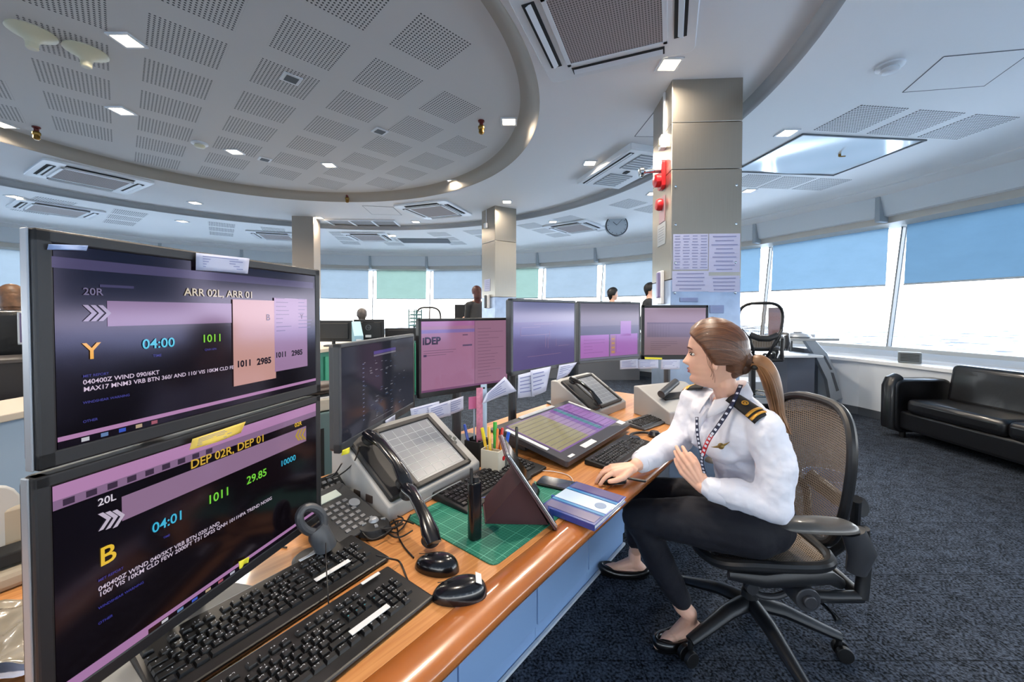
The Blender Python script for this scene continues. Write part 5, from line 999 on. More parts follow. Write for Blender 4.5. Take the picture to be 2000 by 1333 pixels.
q = MB(); q.box((.15, .1, .40), (.36, .5, .72)); q.build('side_cabinet', mat('cab_lilac', '#6d7280', .5), t, smooth=0, bevel=.004); q = MB(); q.box((.47, .25, .45), (.2, .3, .8)); q.build('end_panel', mcd, t, smooth=0); q = MB(); q.box((-.42, .0, .5), (.05, .05, .6)); q.build('post', mcd, t, smooth=0); q = MB(); q.box((-.4, .2, .25), (.8, .4, .3)); q.build('lower_drawer', mled, t, smooth=0, bevel=.004)
p_ = at(1588, 652, Y=Yc); t = thing('cable_grommet', 'small grey cap standing on the right end of the high console top', 'cap', (p_.x, Yc, 1.018)); q = MB(); q.lathe([(.03, 0), (.03, .03), (.02, .04), (.001, .04)]); q.build('cap', mct, t)
# pink monitor and phone dome on the console
m8 = Mon((3.50, 5.34), (3.54, 5.14), 1.03, 1.42, 'narrow looking pink screen monitor on the high console right of the steel pillar', bez=.012, bg='#b487a4', bgk=.62, frame=msilver, zdesk=1.018); m8.rect(0, .55, 1, .7, '#b4708c', .6, 1); m8.rect(.3, .05, .8, .2, '#8c3f58', .6, 1); m8.rect(0, .85, 1, 1, '#8a78a8', .6, 1); m8.finish()
t = thing('conference_phone', 'flat grey conference phone on the high console in front of the pink screen', 'telephone', (3.80, 5.20, 1.018)); q = MB(); q.lathe([(.13, 0), (.15, .02), (.12, .05), (.05, .07), (.001, .072)]); q.build('body', mct, t); q = MB(); q.lathe([(.05, .07), (.05, .078), (.001, .078)]); q.build('key_ring', mcd, t)
# left: blue grey low cabinet, dark desk, monitor
mbp = mat('panel_light_blue', '#8fa3b8', .5); mtopb = mat('top_beige', '#b5aa9b', .5)
t = thing('low_cabinet', 'light blue low cabinet with beige top at the left edge behind the stacked monitors', 'cabinet', (-3.20, 2.55, 0)); q = MB(); q.box((0, 0, .36), (.44, 1.9, .72)); q.build('body', mbp, t, smooth=0); q = MB(); q.box((0, 0, .74), (.50, 1.96, .045)); q.build('top', mtopb, t, smooth=0, bevel=.006); q = MB(); q.box((0, 0, .03), (.46, 1.92, .06)); q.build('plinth', mbase, t, smooth=0)
t = thing('dark_desk', 'dark brown desk front at the left edge behind the low cabinet', 'desk', (-4.15, 3.15, 0), .913); q = MB(); q.box((0, 0, .48), (.9, .5, .96)); q.build('body', mat('dark_wood', '#17100f', .5), t, smooth=0); q = MB(); q.box((0, 0, .975), (.94, .54, .03)); q.build('top', mat('dark_top', '#3a3431', .4), t, smooth=0, bevel=.004)
m9 = Mon((-4.22, 3.34), (-4.0, 3.62), 1.08, 1.36, 'small slanted lilac screen at the left edge on the dark desk', bez=.012, bg='#6f6484', bgk=.5, frame=msilver, zdesk=.99)
# middle island: green counter with monitors seen from behind
mgreen = mat('counter_green', '#2f7c68', .5); mgreen2 = mat('counter_green_light', '#3b9678', .5); mcream2 = mat('counter_top_cream', '#c4b9a8', .45)
A0 = Vector((-2.20, 4.25)); A1 = Vector((-1.42, 7.0)); dd_ = (A1 - A0); ra = math.atan2(dd_.y, dd_.x)
t = thing('counter', 'green control counter with cream top in the middle distance', 'desk', ((A0.x + A1.x) / 2, (A0.y + A1.y) / 2, 0), ra); q = MB(); q.box((0, .40, .45), (dd_.length, .8, .90)); q.build('body', mgreen, t, smooth=0); q = MB(); q.box((0, .40, .925), (dd_.length + .06, .9, .04)); q.build('top', mcream2, t, smooth=0, bevel=.005)
for k in range(5): q = MB(); q.box((-1.0 + .5 * k, -.012, .45), (.44, .02, .80)); q.build('door', mgreen2, t, smooth=0, bevel=.004)
def back_mon(px0, px1, pt, Y, label, zb=1.0, zbase=.945, logo=True, m=None):
    a = at(px0, pt, Y=Y); b_ = at(px1, pt, Y=Y + .05); t = thing('monitor', label, 'monitor', ((a.x + b_.x) / 2, Y, zbase), .08, 'monitors on the middle counter'); w_ = (b_ - a).length; h_ = a.z - zb
    q = MB(); q.box((0, 0, zb - zbase + h_ / 2), (w_, .03, h_)); q.box((0, -.02, zb - zbase + h_ / 2), (w_ * .8, .03, h_ * .75)); q.build('rear_shell', m or mblks, t, smooth=0, bevel=.008)
    q = MB(); q.box((0, .017, zb - zbase + h_ / 2), (w_ * .94, .004, h_ * .9)); q.build('screen', glow('#5a6070', .5), t, smooth=0)
    q = MB(); q.cyl((0, .0, .01), (0, .0, zb - zbase + h_ * .4), .02); q.rbox((0, 0, .008), (.2, .16, .016), .03); q.build('stand', mblks, t)
    if logo:
        q = MB(); q.lathe([(.035, 0), (.035, .004), (.028, .004), (.028, 0)], (0, -.036, zb - zbase + h_ * .62), rot=(PI / 2, 0, 0), cap=False); q.build('logo', mcd, t, smooth=0); writing('logo_letters', [('hp', 0, 0, .05, 'CENTER')], mcd, t, Matrix.Translation((0, -.0375, zb - zbase + h_ * .63)))
        q = MB(); q.box((0, -.036, zb - zbase + h_ * .22), (.07, .002, .03)); q.box((0, -.036, zb - zbase + h_ * .86), (.14, .002, .012), mi=1); q.build('label_strip', [mlab, mdark], t, smooth=0)
    return t
back_mon(692, 752, 624, 4.9, 'black monitor seen from behind with round logo, right of its neighbour'); back_mon(615, 691, 626, 4.75, 'black monitor seen from behind just right of the stacked monitors', logo=False); back_mon(753, 815, 641, 5.3, 'low dark monitor seen from behind near the wire rack', zb=.97, logo=False)
p_ = at(697, 680, Y=4.6); t = thing('magazine_file', 'pale blue magazine file on the middle counter before the monitors', 'file box', (p_.x, 4.62, .945), .5); q = MB(); q.add([(-.05, -.12, 0), (.05, -.12, 0), (.05, .12, 0), (-.05, .12, 0), (-.05, -.12, .14), (.05, -.12, .14), (.05, .12, .30), (-.05, .12, .30)], [(3, 2, 1, 0), (0, 1, 5, 4), (1, 2, 6, 5), (2, 3, 7, 6), (3, 0, 4, 7), (4, 5, 6, 7)]); q.build('box', mat('file_blue', '#8fb6c9', .45), t, smooth=0, bevel=.003); q = MB(); q.box((0, -.122, .07), (.06, .003, .06)); q.build('label_strip', mlab, t, smooth=0)
p_ = at(812, 670, Y=5.6); t = thing('wire_rack', 'wire rack stacked with papers left of the iDEP monitor', 'rack', (-1.66, 6.72, .945), ra)
q = MB()
for x in (-.09, .09):
    for y in (-.07, .07): q.cyl((x, y, 0), (x, y, .46), .011, seg=8)
for k in range(7):
    z = .06 * (k + 1); q.tube([(-.09, -.07, z), (.09, -.07, z), (.09, .07, z), (-.09, .07, z)], .009, 6, closed=True)
q.build('wire_frame', mat('wire_teal', '#3d6b70', .4), t)
q = MB(); [q.box((.01 * (k % 2), 0, .06 * (k + 1) + .012), (.15, .12, .018)) for k in range(6)]; q.build('paper_stack', mat('stack_teal', '#6f8f92', .6), t, smooth=0)
# dark consoles behind, at the far windows
for (px0, px1, Y, lab) in ((760, 900, 8.2, 'far dark console under the green blind'), (905, 1110, 8.0, 'far dark console behind the middle pillar'), (1130, 1250, 7.8, 'far dark console before the windows right of the middle pillar')):
    a = at(px0, 640, Y=Y); b_ = at(px1, 640, Y=Y); t = thing('control_console', lab, 'console', ((a.x + b_.x) / 2, Y, 0), 0, 'far window consoles'); w_ = b_.x - a.x; q = MB(); q.box((0, .3, .45), (w_, .6, .9)); q.build('body', mcd, t, smooth=0); q = MB(); q.box((0, .3, .93), (w_ + .04, .7, .05)); q.build('top', mtrim, t, smooth=0, bevel=.005)
def small_mon(px0, px1, pt, Y, label, zb):
    a = at(px0, pt, Y=Y); b_ = at(px1, pt, Y=Y); t = thing('monitor', label, 'monitor', ((a.x + b_.x) / 2, Y, .955), 0, 'monitors on the far consoles'); q = MB(); w_ = b_.x - a.x; h_ = a.z - zb; q.box((0, 0, zb - .955 + h_ / 2), (w_, .05, h_)); q.build('rear_shell', mblks, t, smooth=0, bevel=.01); q = MB(); q.cyl((0, .0, .0), (0, .0, zb - .955 + .05), .03); q.build('stand', mblks, t)
small_mon(888, 907, 595, 8.2, 'small dark screen left of the seated person by the middle pillar', 1.1); small_mon(907, 944, 594, 8.3, 'dark rounded screen in front of the seated person by the middle pillar', 1.1); small_mon(1170, 1232, 589, 8.0, 'thin dark screen in front of the far operator with short black hair', 1.2)

t = thing('waste_bin', 'blue grey waste bin on the carpet behind the operator\'s chair', 'bin', (2.02, 2.50, 0)); q = MB(); q.lathe([(.095, 0), (.10, .01), (.125, .31), (.118, .31), (.095, .02), (.001, .02)]); q.build('bucket', mat('bin_blue', '#46648f', .45), t); q = MB(); q.tube([(.122 * math.cos(2 * PI * k / 32), .122 * math.sin(2 * PI * k / 32), .31) for k in range(32)], .006, 8, closed=True); q.build('rim', mat('bin_blue'), t)
# ================================================================ MESH OFFICE CHAIRS
mfr = mat('chair_frame', '#15171b', .42); mfrg = mat('chair_grey', '#3b3d42', .38, metal=.3); marm = mat('arm_pad', '#4c4a48', .35, coat=.2); mcast = mat('caster_black', '#0a0b0d', .5)
mnet = bpy.data.materials.new('mesh_net'); mnet.use_nodes = True; n = mnet.node_tree; b = n.nodes['Principled BSDF']; b.inputs['Base Color'].default_value = lin('#766b5f'); b.inputs['Roughness'].default_value = .6
t = n.nodes.new('ShaderNodeUVMap'); s_ = n.nodes.new('ShaderNodeSeparateXYZ'); n.links.new(t.outputs[0], s_.inputs[0])
sl = []
for o, f, th in ((s_.outputs[0], 58, .24), (s_.outputs[1], 58, .24)): q_ = math_node(n, 'ABSOLUTE', math_node(n, 'SUBTRACT', math_node(n, 'FRACT', math_node(n, 'MULTIPLY', o, f)), .5)); sl.append(math_node(n, 'GREATER_THAN', q_, .5 - th))
al = math_node(n, 'MAXIMUM', sl[0], sl[1]); n.links.new(al, b.inputs['Alpha'])
def sup(a, e): return math.copysign(abs(a) ** e, a)
def back_pt(r_, a, x0=.0):       # r_ 0..1 radius, a angle; outline wider at the top (chair faces -y)
    ca, sa = sup(math.cos(a), .62), sup(math.sin(a), .72); z = .30 + .27 * sa * r_; w_ = (.185 + .075 * (z / .57)) * (1.0 if sa > -.2 else 1.0)
    x = w_ * ca * r_; y = .05 + .10 * (z - .25) ** 2 * 1.6 - .08 * (abs(x) / .28) ** 2 + .05 * math.sin(z * 4)
    return Vector((x, y, z))
def uvgrid(mb_obj, fn):
    me = mb_obj.data; uv = me.uv_layers.new(name='UVMap')
    for l in me.loops: v = me.vertices[l.vertex_index].co; uv.data[l.index].uv = fn(v)
def mesh_chair(label, loc, rz, lift=0, group='mesh backed office chairs', base_rot=0.0, ring=False):
    t = thing('office_chair', label, 'chair', loc, rz, group); zs = .455 + lift; B = Vector((0, .165, zs - .02))
    # back: frame ring, net
    q = MB(); ring_ = [back_pt(1, 2 * PI * k / 48) + B for k in range(48)]; q.tube(ring_, .017, 10, closed=True, flat=1.0); q.build('back_frame', mfr, t)
    q = MB(); q.v = [back_pt(0, 0) + B] + [back_pt(i / 8, 2 * PI * k / 48) + B for i in range(1, 9) for k in range(48)]
    q.f = [(0, 1 + k, 1 + (k + 1) % 48) for k in range(48)] + [(1 + i * 48 + k, 1 + (i + 1) * 48 + k, 1 + (i + 1) * 48 + (k + 1) % 48, 1 + i * 48 + (k + 1) % 48) for i in range(7) for k in range(48)]; q.m = [0] * len(q.f)
    o = q.build('back_net', mnet, t, smooth=80); uvgrid(o, lambda v: (v.x * 1.8 + 2, v.z * 1.8))
    q = MB(); q.tube([Vector((-.14, .16, .20)) + B, Vector((-.05, .19, .16)) + B, Vector((.05, .19, .16)) + B, Vector((.14, .16, .20)) + B], .022, 10, flat=1.6, up=(0, 0, 1)); q.build('lumbar_pad', mfr, t)
    for sg in (-1, 1): q = MB(); q.tube([Vector((sg * .07, .20, zs - .10)), Vector((sg * .09, .29, zs + .0)), Vector((sg * .13, .31, zs + .12)), Vector((sg * .21, .25, zs + .24))], .016, 10); q.build('back_support', mfr, t)
    # seat
    def seat_pt(r_, a): ca, sa = sup(math.cos(a), .55), sup(math.sin(a), .55); x = .25 * ca * r_; y = -.02 + .225 * sa * r_; return Vector((x, y, zs - .03 * max(0, (-y - .12) / .12) ** 1.5 - .02 * (1 - r_ ** 2) + .012 * (abs(x) / .25) ** 2))
    q = MB(); q.tube([seat_pt(1, 2 * PI * k / 44) for k in range(44)], .019, 10, closed=True); q.build('seat_frame', mfr, t)
    q = MB(); q.v = [seat_pt(0, 0)] + [seat_pt(i / 6, 2 * PI * k / 44) for i in range(1, 7) for k in range(44)]
    q.f = [(0, 1 + k, 1 + (k + 1) % 44) for k in range(44)] + [(1 + i * 44 + k, 1 + (i + 1) * 44 + k, 1 + (i + 1) * 44 + (k + 1) % 44, 1 + i * 44 + (k + 1) % 44) for i in range(5) for k in range(44)]; q.m = [0] * len(q.f)
    o = q.build('seat_net', mnet, t, smooth=80); uvgrid(o, lambda v: (v.x * 1.8 + 2, v.y * 1.8 + 2))
    # under seat: spring arms, tilt box, side knobs
    for sg in (-1, 1):
        q = MB(); q.tube([(sg * .23, -.20, zs - .035), (sg * .235, -.08, zs - .045), (sg * .235, .04, zs - .03), (sg * .20, .17, zs - .05), (sg * .16, .24, zs - .10)], [.012, .02, .024, .018, .014], 10, flat=1.4, up=(0, 0, 1)); q.build('seat_rail', mfr, t)
        q = MB(); q.cyl((sg * .16, .06, zs - .10), (sg * .255, .06, zs - .10), .042); q.cyl((sg * .255, .06, zs - .10), (sg * .268, .06, zs - .10), .022); q.build('pivot_knob', mfrg, t, bevel=.003)
        q = MB(); q.tube([(sg * .21, .06, zs - .11), (sg * .21, .16, zs - .115), (sg * .21, .27, zs - .11)], .02, 12); q.tube([(sg * .21, .27, zs - .11), (sg * .20, .29, zs - .0), (sg * .215, .27, zs + .14)], [.022, .02, .018], 12); q.build('arm_yoke', mfr, t)
        # arm post and pad
        q = MB(); q.tube([(sg * .275, .20, zs + .02), (sg * .285, .21, zs + .09), (sg * .285, .18, zs + .165)], [.022, .03, .026], 12, flat=1.5, up=(0, 1, 0)); q.build('arm_post', mfrg, t)
        q = MB()
        def pf(u, v): a = 2 * PI * u; k = v; w_ = .046; l_ = .125; pr = math.cos(k * PI / 2) ** .5 if k < 1 else 0; return (sg * .29 + w_ * sup(math.cos(a), .8) * pr, .065 + l_ * sup(math.sin(a), .7) * pr, zs + .178 + .028 * math.sin(k * PI / 2))
        q.grid(pf, 32, 8, closeu=True); q.f.append(tuple(reversed([i * 8 for i in range(32)]))); q.m.append(0); q.build('arm_pad', marm, t, smooth=70)
    q = MB(); q.tube([(-.21, .27, zs - .11), (0, .29, zs - .12), (.21, .27, zs - .11)], .02, 12); q.build('rear_crossbar', mfr, t)
    q = MB(); q.tube([(0, -.14, zs - .075), (0, -.05, zs - .12), (0, .06, zs - .13), (0, .16, zs - .10)], [.03, .055, .06, .03], 16, flat=.9, up=(0, 0, 1)); q.build('tilt_box', mfr, t)
    for sg in (-1, 1): q = MB(); q.tube([(sg * .10 + sg * .03, .0 + .085 * math.cos(a), zs - .125 + .055 * math.sin(a)) for a in [2 * PI * k / 24 for k in range(24)]], .012, 10, closed=True); q.cyl((sg * .12, -.07, zs - .14), (sg * .15, -.07, zs - .14), .022); q.build('side_ring', mfrg, t)
    q = MB(); q.tube([(.12, .13, zs - .14), (.24, .15, zs - .15), (.27, .15, zs - .16)], [.006, .006, .012], 10); q.build('lever', mchrome, t)
    zh = .16; q = MB(); q.cyl((0, .0, zh - .03), (0, 0, zs - .12), .024); q.cyl((0, 0, zh - .02), (0, 0, zh + .05), .036, .03); q.build('gas_column', mfr, t)
    if lift > .2 or ring: q = MB(); q.tube([(.22 * math.cos(2 * PI * k / 36), .22 * math.sin(2 * PI * k / 36), .36) for k in range(36)], .012, 8, closed=True); [q.cyl((0, 0, .36), (.22 * math.cos(a), .22 * math.sin(a), .36), .008, seg=8) for a in (0, 2.1, 4.2)]; q.build('foot_ring', mchrome, t)
    for k in range(5):
        a = base_rot + 2 * PI * k / 5; d = Vector((math.cos(a), math.sin(a), 0)); n_ = Vector((-d.y, d.x, 0)); q = MB()
        q.tube([d * .02 + Vector((0, 0, zh)), d * .12 + Vector((0, 0, zh - .012)), d * .25 + Vector((0, 0, zh - .055)), d * .315 + Vector((0, 0, zh - .075))], [.034, .030, .024, .020], 12, flat=.8, up=(0, 0, 1)); lo = q.build('base_leg', mfr, t)
        q = MB(); c_ = d * .312; q.cyl(c_ + Vector((0, 0, .045)), c_ + Vector((0, 0, .09)), .01)
        for sg in (-1, 1): q.cyl(c_ + n_ * (sg * .009) + d * .012 + Vector((0, 0, .029)), c_ + n_ * (sg * .027) + d * .012 + Vector((0, 0, .029)), .029, seg=18)
        q.build('caster', mcast, lo, bevel=.002)
    return t
CH = mesh_chair('mesh backed office chair in which the uniformed operator sits', (.985, 1.60, 0), math.radians(-90 - 3) , base_rot=math.radians(77))
mesh_chair('tall mesh chair partly behind the steel pillar, in front of the pink screen', (2.98, 4.82, 0), math.radians(165), lift=.46, group=None)
mesh_chair('pale looking empty mesh chair in the middle distance behind the iDEP monitor', (-1.56, 7.62, 0), math.radians(175), lift=.44, group=None)
# leather chair at the far left
t = thing('office_chair', 'dark high backed chair of the brown haired person at the left edge', 'chair', (-4.98, 3.90, 0), .913); q = MB(); q.box((0, 0, .72), (.55, .5, .12)); q.build('seat', mleath, t, smooth=60, bevel=.04, bseg=4); q = MB(); q.box((0, -.26, 1.05), (.56, .12, .66), (.08, 0, 0)); q.build('backrest', mleath, t, smooth=60, bevel=.05, bseg=4); q = MB(); q.cyl((0, 0, .08), (0, 0, .68), .03); q.build('gas_column', mfr, t)
for k in range(5): a = 2 * PI * k / 5; q = MB(); q.tube([(0, 0, .10), (.32 * math.cos(a), .32 * math.sin(a), .05)], [.03, .02], 10); q.ell((.32 * math.cos(a), .32 * math.sin(a), .03), .03); q.build('base_leg', mfr, t)
# ================================================================ PEOPLE
mskin = mat('skin', '#e2b39b', .48, noise=(18, .05)); nodes_of(mskin)[1].inputs['Subsurface Weight'].default_value = .12; nodes_of(mskin)[1].inputs['Subsurface Radius'].default_value = (.01, .004, .002)
mhair = mat('hair_brown', '#553322', .38, noise=(7, .35, (1, 1, 5)), bump=(60, .18, .002)); mhairl = mat('hair_light', '#7d5838', .42, noise=(9, .6)); mhaird = mat('hair_tie', '#0b0b0c', .5)
mshirt = mat('shirt_white', '#dde0ec', .7, bump=(7, .55, .02)); mtrous = mat('trousers_navy', '#040817', .8, bump=(8, .5, .02)); mshoe = mat('shoe_black', '#08080a', .3, coat=.4)
def V(*a): return Vector(a)
def seg(mb, a, b, ra, rb, n_=14):
    a, b = Vector(a), Vector(b); mb.tube([a, b], [ra, rb], n_); mb.ell(a, ra, seg=n_, rings=8); mb.ell(b, rb, seg=n_, rings=8)
def chain(mb, pts, rs):
    for i in range(len(pts) - 1): seg(mb, pts[i], pts[i + 1], rs[i], rs[i + 1])
def organic(mb, name, m, parent, vox, smooth_it=6, wr=None):
    o = mb.build(name, m, parent, smooth=0); r = o.modifiers.new('remesh', 'REMESH'); r.mode = 'VOXEL'; r.voxel_size = vox; r.use_smooth_shade = True
    s = o.modifiers.new('smooth', 'SMOOTH'); s.factor = .6; s.iterations = smooth_it
    if wr:
        tx = bpy.data.textures.new('folds', 'CLOUDS'); tx.noise_scale = wr[0]; tx.noise_depth = 2; d = o.modifiers.new('folds', 'DISPLACE'); d.texture = tx; d.strength = wr[1]; d.mid_level = .5; d.texture_coords = 'LOCAL'
    return o
# ---- head surface in its own space: +x forward, +y the person's left, +z up, origin at eye level
def interp(tab, z):
    for i in range(len(tab) - 1):
        (z0, a), (z1, b_) = tab[i], tab[i + 1]
        if z0 >= z >= z1: k = (z0 - z) / (z0 - z1); k = k * k * (3 - 2 * k) * .35 + k * .65; return a + (b_ - a) * k
    return tab[0][1] if z > tab[0][0] else tab[-1][1]
XF = [(.116, .004), (.110, .030), (.10, .046), (.085, .062), (.065, .075), (.045, .082), (.025, .0855), (.012, .083), (0, .080), (-.015, .080), (-.03, .0805), (-.045, .0815), (-.06, .081), (-.072, .077), (-.085, .079), (-.097, .076), (-.106, .064), (-.113, .042), (-.117, .02)]
XB = [(.116, -.004), (.110, -.032), (.10, -.052), (.085, -.072), (.065, -.087), (.045, -.096), (.02, -.099), (-.01, -.096), (-.03, -.088), (-.05, -.078), (-.07, -.070), (-.085, -.064), (-.10, -.058), (-.117, -.05)]
WD = [(.116, .006), (.110, .030), (.10, .044), (.085, .058), (.065, .068), (.045, .0725), (.02, .0745), (0, .073), (-.02, .0705), (-.04, .066), (-.06, .060), (-.08, .051), (-.095, .043), (-.108, .034), (-.117, .020)]
def g(x, s): return math.exp(-(x / s) ** 2)
def head_pt(th, z, off=0):
    f, b_, w_ = interp(XF, z) + off, interp(XB, z) - off, interp(WD, z) + off; c_ = (f + b_) / 2 * .5 + .5 * .0; cx = (f + b_) / 2
    ca, sa = math.cos(th), math.sin(th); e_ = .92 if ca > 0 else 1.0
    x = cx + (f - cx if ca > 0 else cx - b_) * sup(ca, e_); y = w_ * sup(sa, .95)
    if ca > 0 and off < .004:
        nz = 0
        if -.042 < z < .014: nz = .0265 * ((.014 - z) / .044) ** 1.25 if z > -.030 else .0265 * max(0, (z + .042) / .012) ** .6
        x += nz * g(y, .0085 + .006 * max(0, min(1, (.01 - z) / .04)))
        for sg in (-1, 1): x += -.0085 * g(y - sg * .031, .015) * g(z + .001, .012) + .004 * g(y - sg * .036, .018) * g(z + .032, .02) + .003 * g(y - sg * .03, .018) * g(z - .018, .008) + .003 * g(y - sg * .010, .006) * g(z + .034, .006)
        x += .0065 * g(y, .021) * g(z + .0525, .0045) + .0065 * g(y, .018) * g(z + .0635, .0048) - .0015 * g(y, .024) * g(z + .058, .0016) - .003 * g(y, .02) * g(z + .073, .004) + .005 * g(y, .018) * g(z + .089, .010)
    return Vector((x, y, z * (1.07 if z < 0 else 1)))
def zs_(n_): return [-.1165 + .2325 * (0.5 - 0.5 * math.cos(PI * (k + .5) / n_)) for k in range(n_)]
def head_mesh(mb, M, n_=96, m_=96):
    vs = []; Z = zs_(m_)
    for z in Z:
        for k in range(n_): a = 2 * PI * k / n_; a = a - .35 * math.sin(a) * 1.0; vs.append(M @ head_pt(a, z))
    fs = [(i * n_ + k, i * n_ + (k + 1) % n_, (i + 1) * n_ + (k + 1) % n_, (i + 1) * n_ + k) for i in range(m_ - 1) for k in range(n_)]
    fs += [tuple(reversed(range(n_))), tuple((m_ - 1) * n_ + k for k in range(n_))]; mb.add(vs, fs)
def patch_on(mb, M, y0, y1, zf, off, nu=16, nv=6, mi=0):     # zf(u, v) gives z
    def f(u, v):
        z = zf(u, v); y = y0 + (y1 - y0) * u; w_ = interp(WD, z); sa = sup(max(-1, min(1, y / w_)), 1 / .95); return M @ (head_pt(math.asin(sa), z) + Vector((off, 0, 0)))
    mb.grid(f, nu, nv, mi=mi)
def hair_off(p, style):
    x, z = p.x, p.z
    if z > .07: lim = .082 - (z - .07) * .2
    elif z > .03: lim = .046 + .036 * (z - .03) / .04
    elif z > -.03: lim = .012 + .034 * (z + .03) / .06
    else: lim = -.030
    d = lim - x + (0 if z > -.055 or style == 'back' else (z + .055) * 2.2)
    k = max(0, min(1, d / .022)); return -.006 + .0235 * (k * k * (3 - 2 * k))
def hair_shell(mb, M, style='tied', n_=96, m_=80):
    vs = []; Z = [-.10 + .217 * (0.5 - 0.5 * math.cos(PI * (k + .5) / m_)) for k in range(m_)]
    for z in Z:
        for k in range(n_):
            a = 2 * PI * k / n_; p = head_pt(a, z); o = hair_off(p, style) * 1.0; c_ = Vector((-.006, 0, z * .55 + .0)); d = (p - c_).normalized(); vs.append(M @ (p + d * o))
    fs = [(i * n_ + k, i * n_ + (k + 1) % n_, (i + 1) * n_ + (k + 1) % n_, (i + 1) * n_ + k) for i in range(m_ - 1) for k in range(n_)]; fs += [tuple(reversed(range(n_))), tuple((m_ - 1) * n_ + k for k in range(n_))]; mb.add(vs, fs)
def frame(f, up=(0, 0, 1)):      # matrix whose x is f
    f = Vector(f).normalized(); l = Vector(up).cross(f).normalized(); u = f.cross(l); return Matrix(((f.x, l.x, u.x, 0), (f.y, l.y, u.y, 0), (f.z, l.z, u.z, 0), (0, 0, 0, 1)))
def hand(mb, W, d, nb, curls, th, spread=.10, s=1.0, thumb_out=.6):
    """W wrist, d pointing direction, nb back-of-hand normal, th +1/-1: thumb on the +side or -side (side = d x nb)"""
    d = Vector(d).normalized(); nb = Vector(nb); nb = (nb - d * nb.dot(d)).normalized(); sd = d.cross(nb).normalized() * th     # sd points to the thumb
    W = Vector(W); L = [.068, .076, .070, .054]; tips = []
    for i in range(4):
        o = (1.5 - i) * .0185 * s; K = W + d * (.080 - .004 * abs(i - 1)) * s + sd * o + nb * (.002 - .003 * abs(i - 1.3)) * s; seg(mb, W + sd * o * .45 + d * .008, K, .0135 * s, .0105 * s, 12)
        seg(mb, W + sd * o * .45 - nb * .006, K - nb * .008 * s, .012 * s, .010 * s, 12)
        fd = (d + sd * (1.5 - i) * spread).normalized(); p = K; cu = curls[i]
        for j, (fr, ag) in enumerate(((.45, cu[0]), (.30, cu[1]), (.25, cu[2]))):
            ax = fd.cross(nb).normalized(); R = Matrix.Rotation(-ag, 3, ax); fd = (R @ fd).normalized(); nb_ = nb; q_ = p + fd * L[i] * fr * s; seg(mb, p, q_, (.0090 - .0008 * j) * s, (.0084 - .0009 * j) * s, 12); p = q_
        tips.append(p)
    tb = W + d * .018 * s + sd * .020 * s - nb * .006 * s; td = (d * .75 + sd * thumb_out - nb * .25).normalized(); p1 = tb + td * .040 * s; seg(mb, tb, p1, .0150 * s, .0115 * s, 12); td2 = (d * .95 + sd * .25 - nb * .15).normalized(); p2 = p1 + td2 * .030 * s; seg(mb, p1, p2, .0110 * s, .0095 * s, 12); p3 = p2 + (d - sd * .05 - nb * .1).normalized() * .022 * s; seg(mb, p2, p3, .0095 * s, .0078 * s, 12)
    return tips, p3

# ---------------------------------------------------------------- the operator
PT = thing('person', 'seated operator in white uniform shirt, navy trousers and brown ponytail, right hand on a mouse', 'person', (0, 0, 0))
HC = V(.735, 1.425, 1.208); fwd = V(-.887, .463, -.03); HM = Matrix.Translation(HC) @ frame(fwd); 
LS_, LE, LW = V(.845, 1.305, .975), V(.845, 1.255, .735), V(.665, 1.355, .748)
RS_, RE, RW_ = V(.765, 1.625, .995), V(.69, 1.605, .835), V(.452, 1.418, .800)
bd = MB(); head_mesh(bd, HM)
for sg in (-1, 1):      # ears
    E_ = HM @ Matrix.Translation((-.008, sg * .073, -.014)); bd.ell(E_.to_translation(), (.015, .006, .028), rot=(HM.to_3x3() @ Matrix.Rotation(sg * .35, 3, 'Z')).to_4x4())
[bd.ell(HM @ V(-.004, sg * .0775, -.040), (.010, .0055, .013), rot=frame(fwd)) for sg in (-1, 1)]; nkb = V(.812, 1.452, 1.035); chain(bd, [HM @ V(-.020, 0, -.05), HM @ V(-.028, 0, -.10), nkb, V(.825, 1.462, .99)], [.042, .042, .046, .058])
chain(bd, [V(.83, 1.46, .96), V(.865, 1.47, .84), V(.90, 1.48, .70), V(.92, 1.50, .58)], [.085, .09, .085, .11]); chain(bd, [LS_, nkb - V(0, 0, .03), RS_], [.042, .05, .042])
chain(bd, [LS_, LE], [.042, .036]); chain(bd, [LE, LW], [.035, .023]); chain(bd, [RS_, RE], [.042, .036]); chain(bd, [RE, RW_], [.035, .023])
LH, LK, LA = V(.88, 1.43, .555), V(.510, 1.565, .535), V(.705, 1.60, .14); RH_, RK, RA = V(.92, 1.58, .555), V(.57, 1.80, .53), V(.635, 1.98, .15)
for H_, K_, A_ in ((LH, LK, LA), (RH_, RK, RA)): chain(bd, [H_, K_, A_], [.075, .05, .033])
def foot(mb, A_, dr, s=1.0):
    dr = Vector(dr).normalized(); seg(mb, A_, V(A_.x, A_.y, .075), .030, .031); heel = V(A_.x, A_.y, .038) - dr * .035; seg(mb, V(A_.x, A_.y, .07), heel, .031, .028); seg(mb, V(A_.x, A_.y, .075), V(A_.x, A_.y, .038) + dr * .09, .030, .022); seg(mb, heel, V(A_.x, A_.y, .030) + dr * .12, .028, .024); seg(mb, V(A_.x, A_.y, .03) + dr * .10, V(A_.x, A_.y, .028) + dr * .165, .030, .016); return dr
dL, dR = V(-.93, -.36, 0), V(-.85, .1, 0); LF, RF = V(.735, 1.60, .11), V(.63, 1.99, .12); chain(bd, [LA, LF], [.033, .031]); foot(bd, LF, dL); foot(bd, RF, dR)
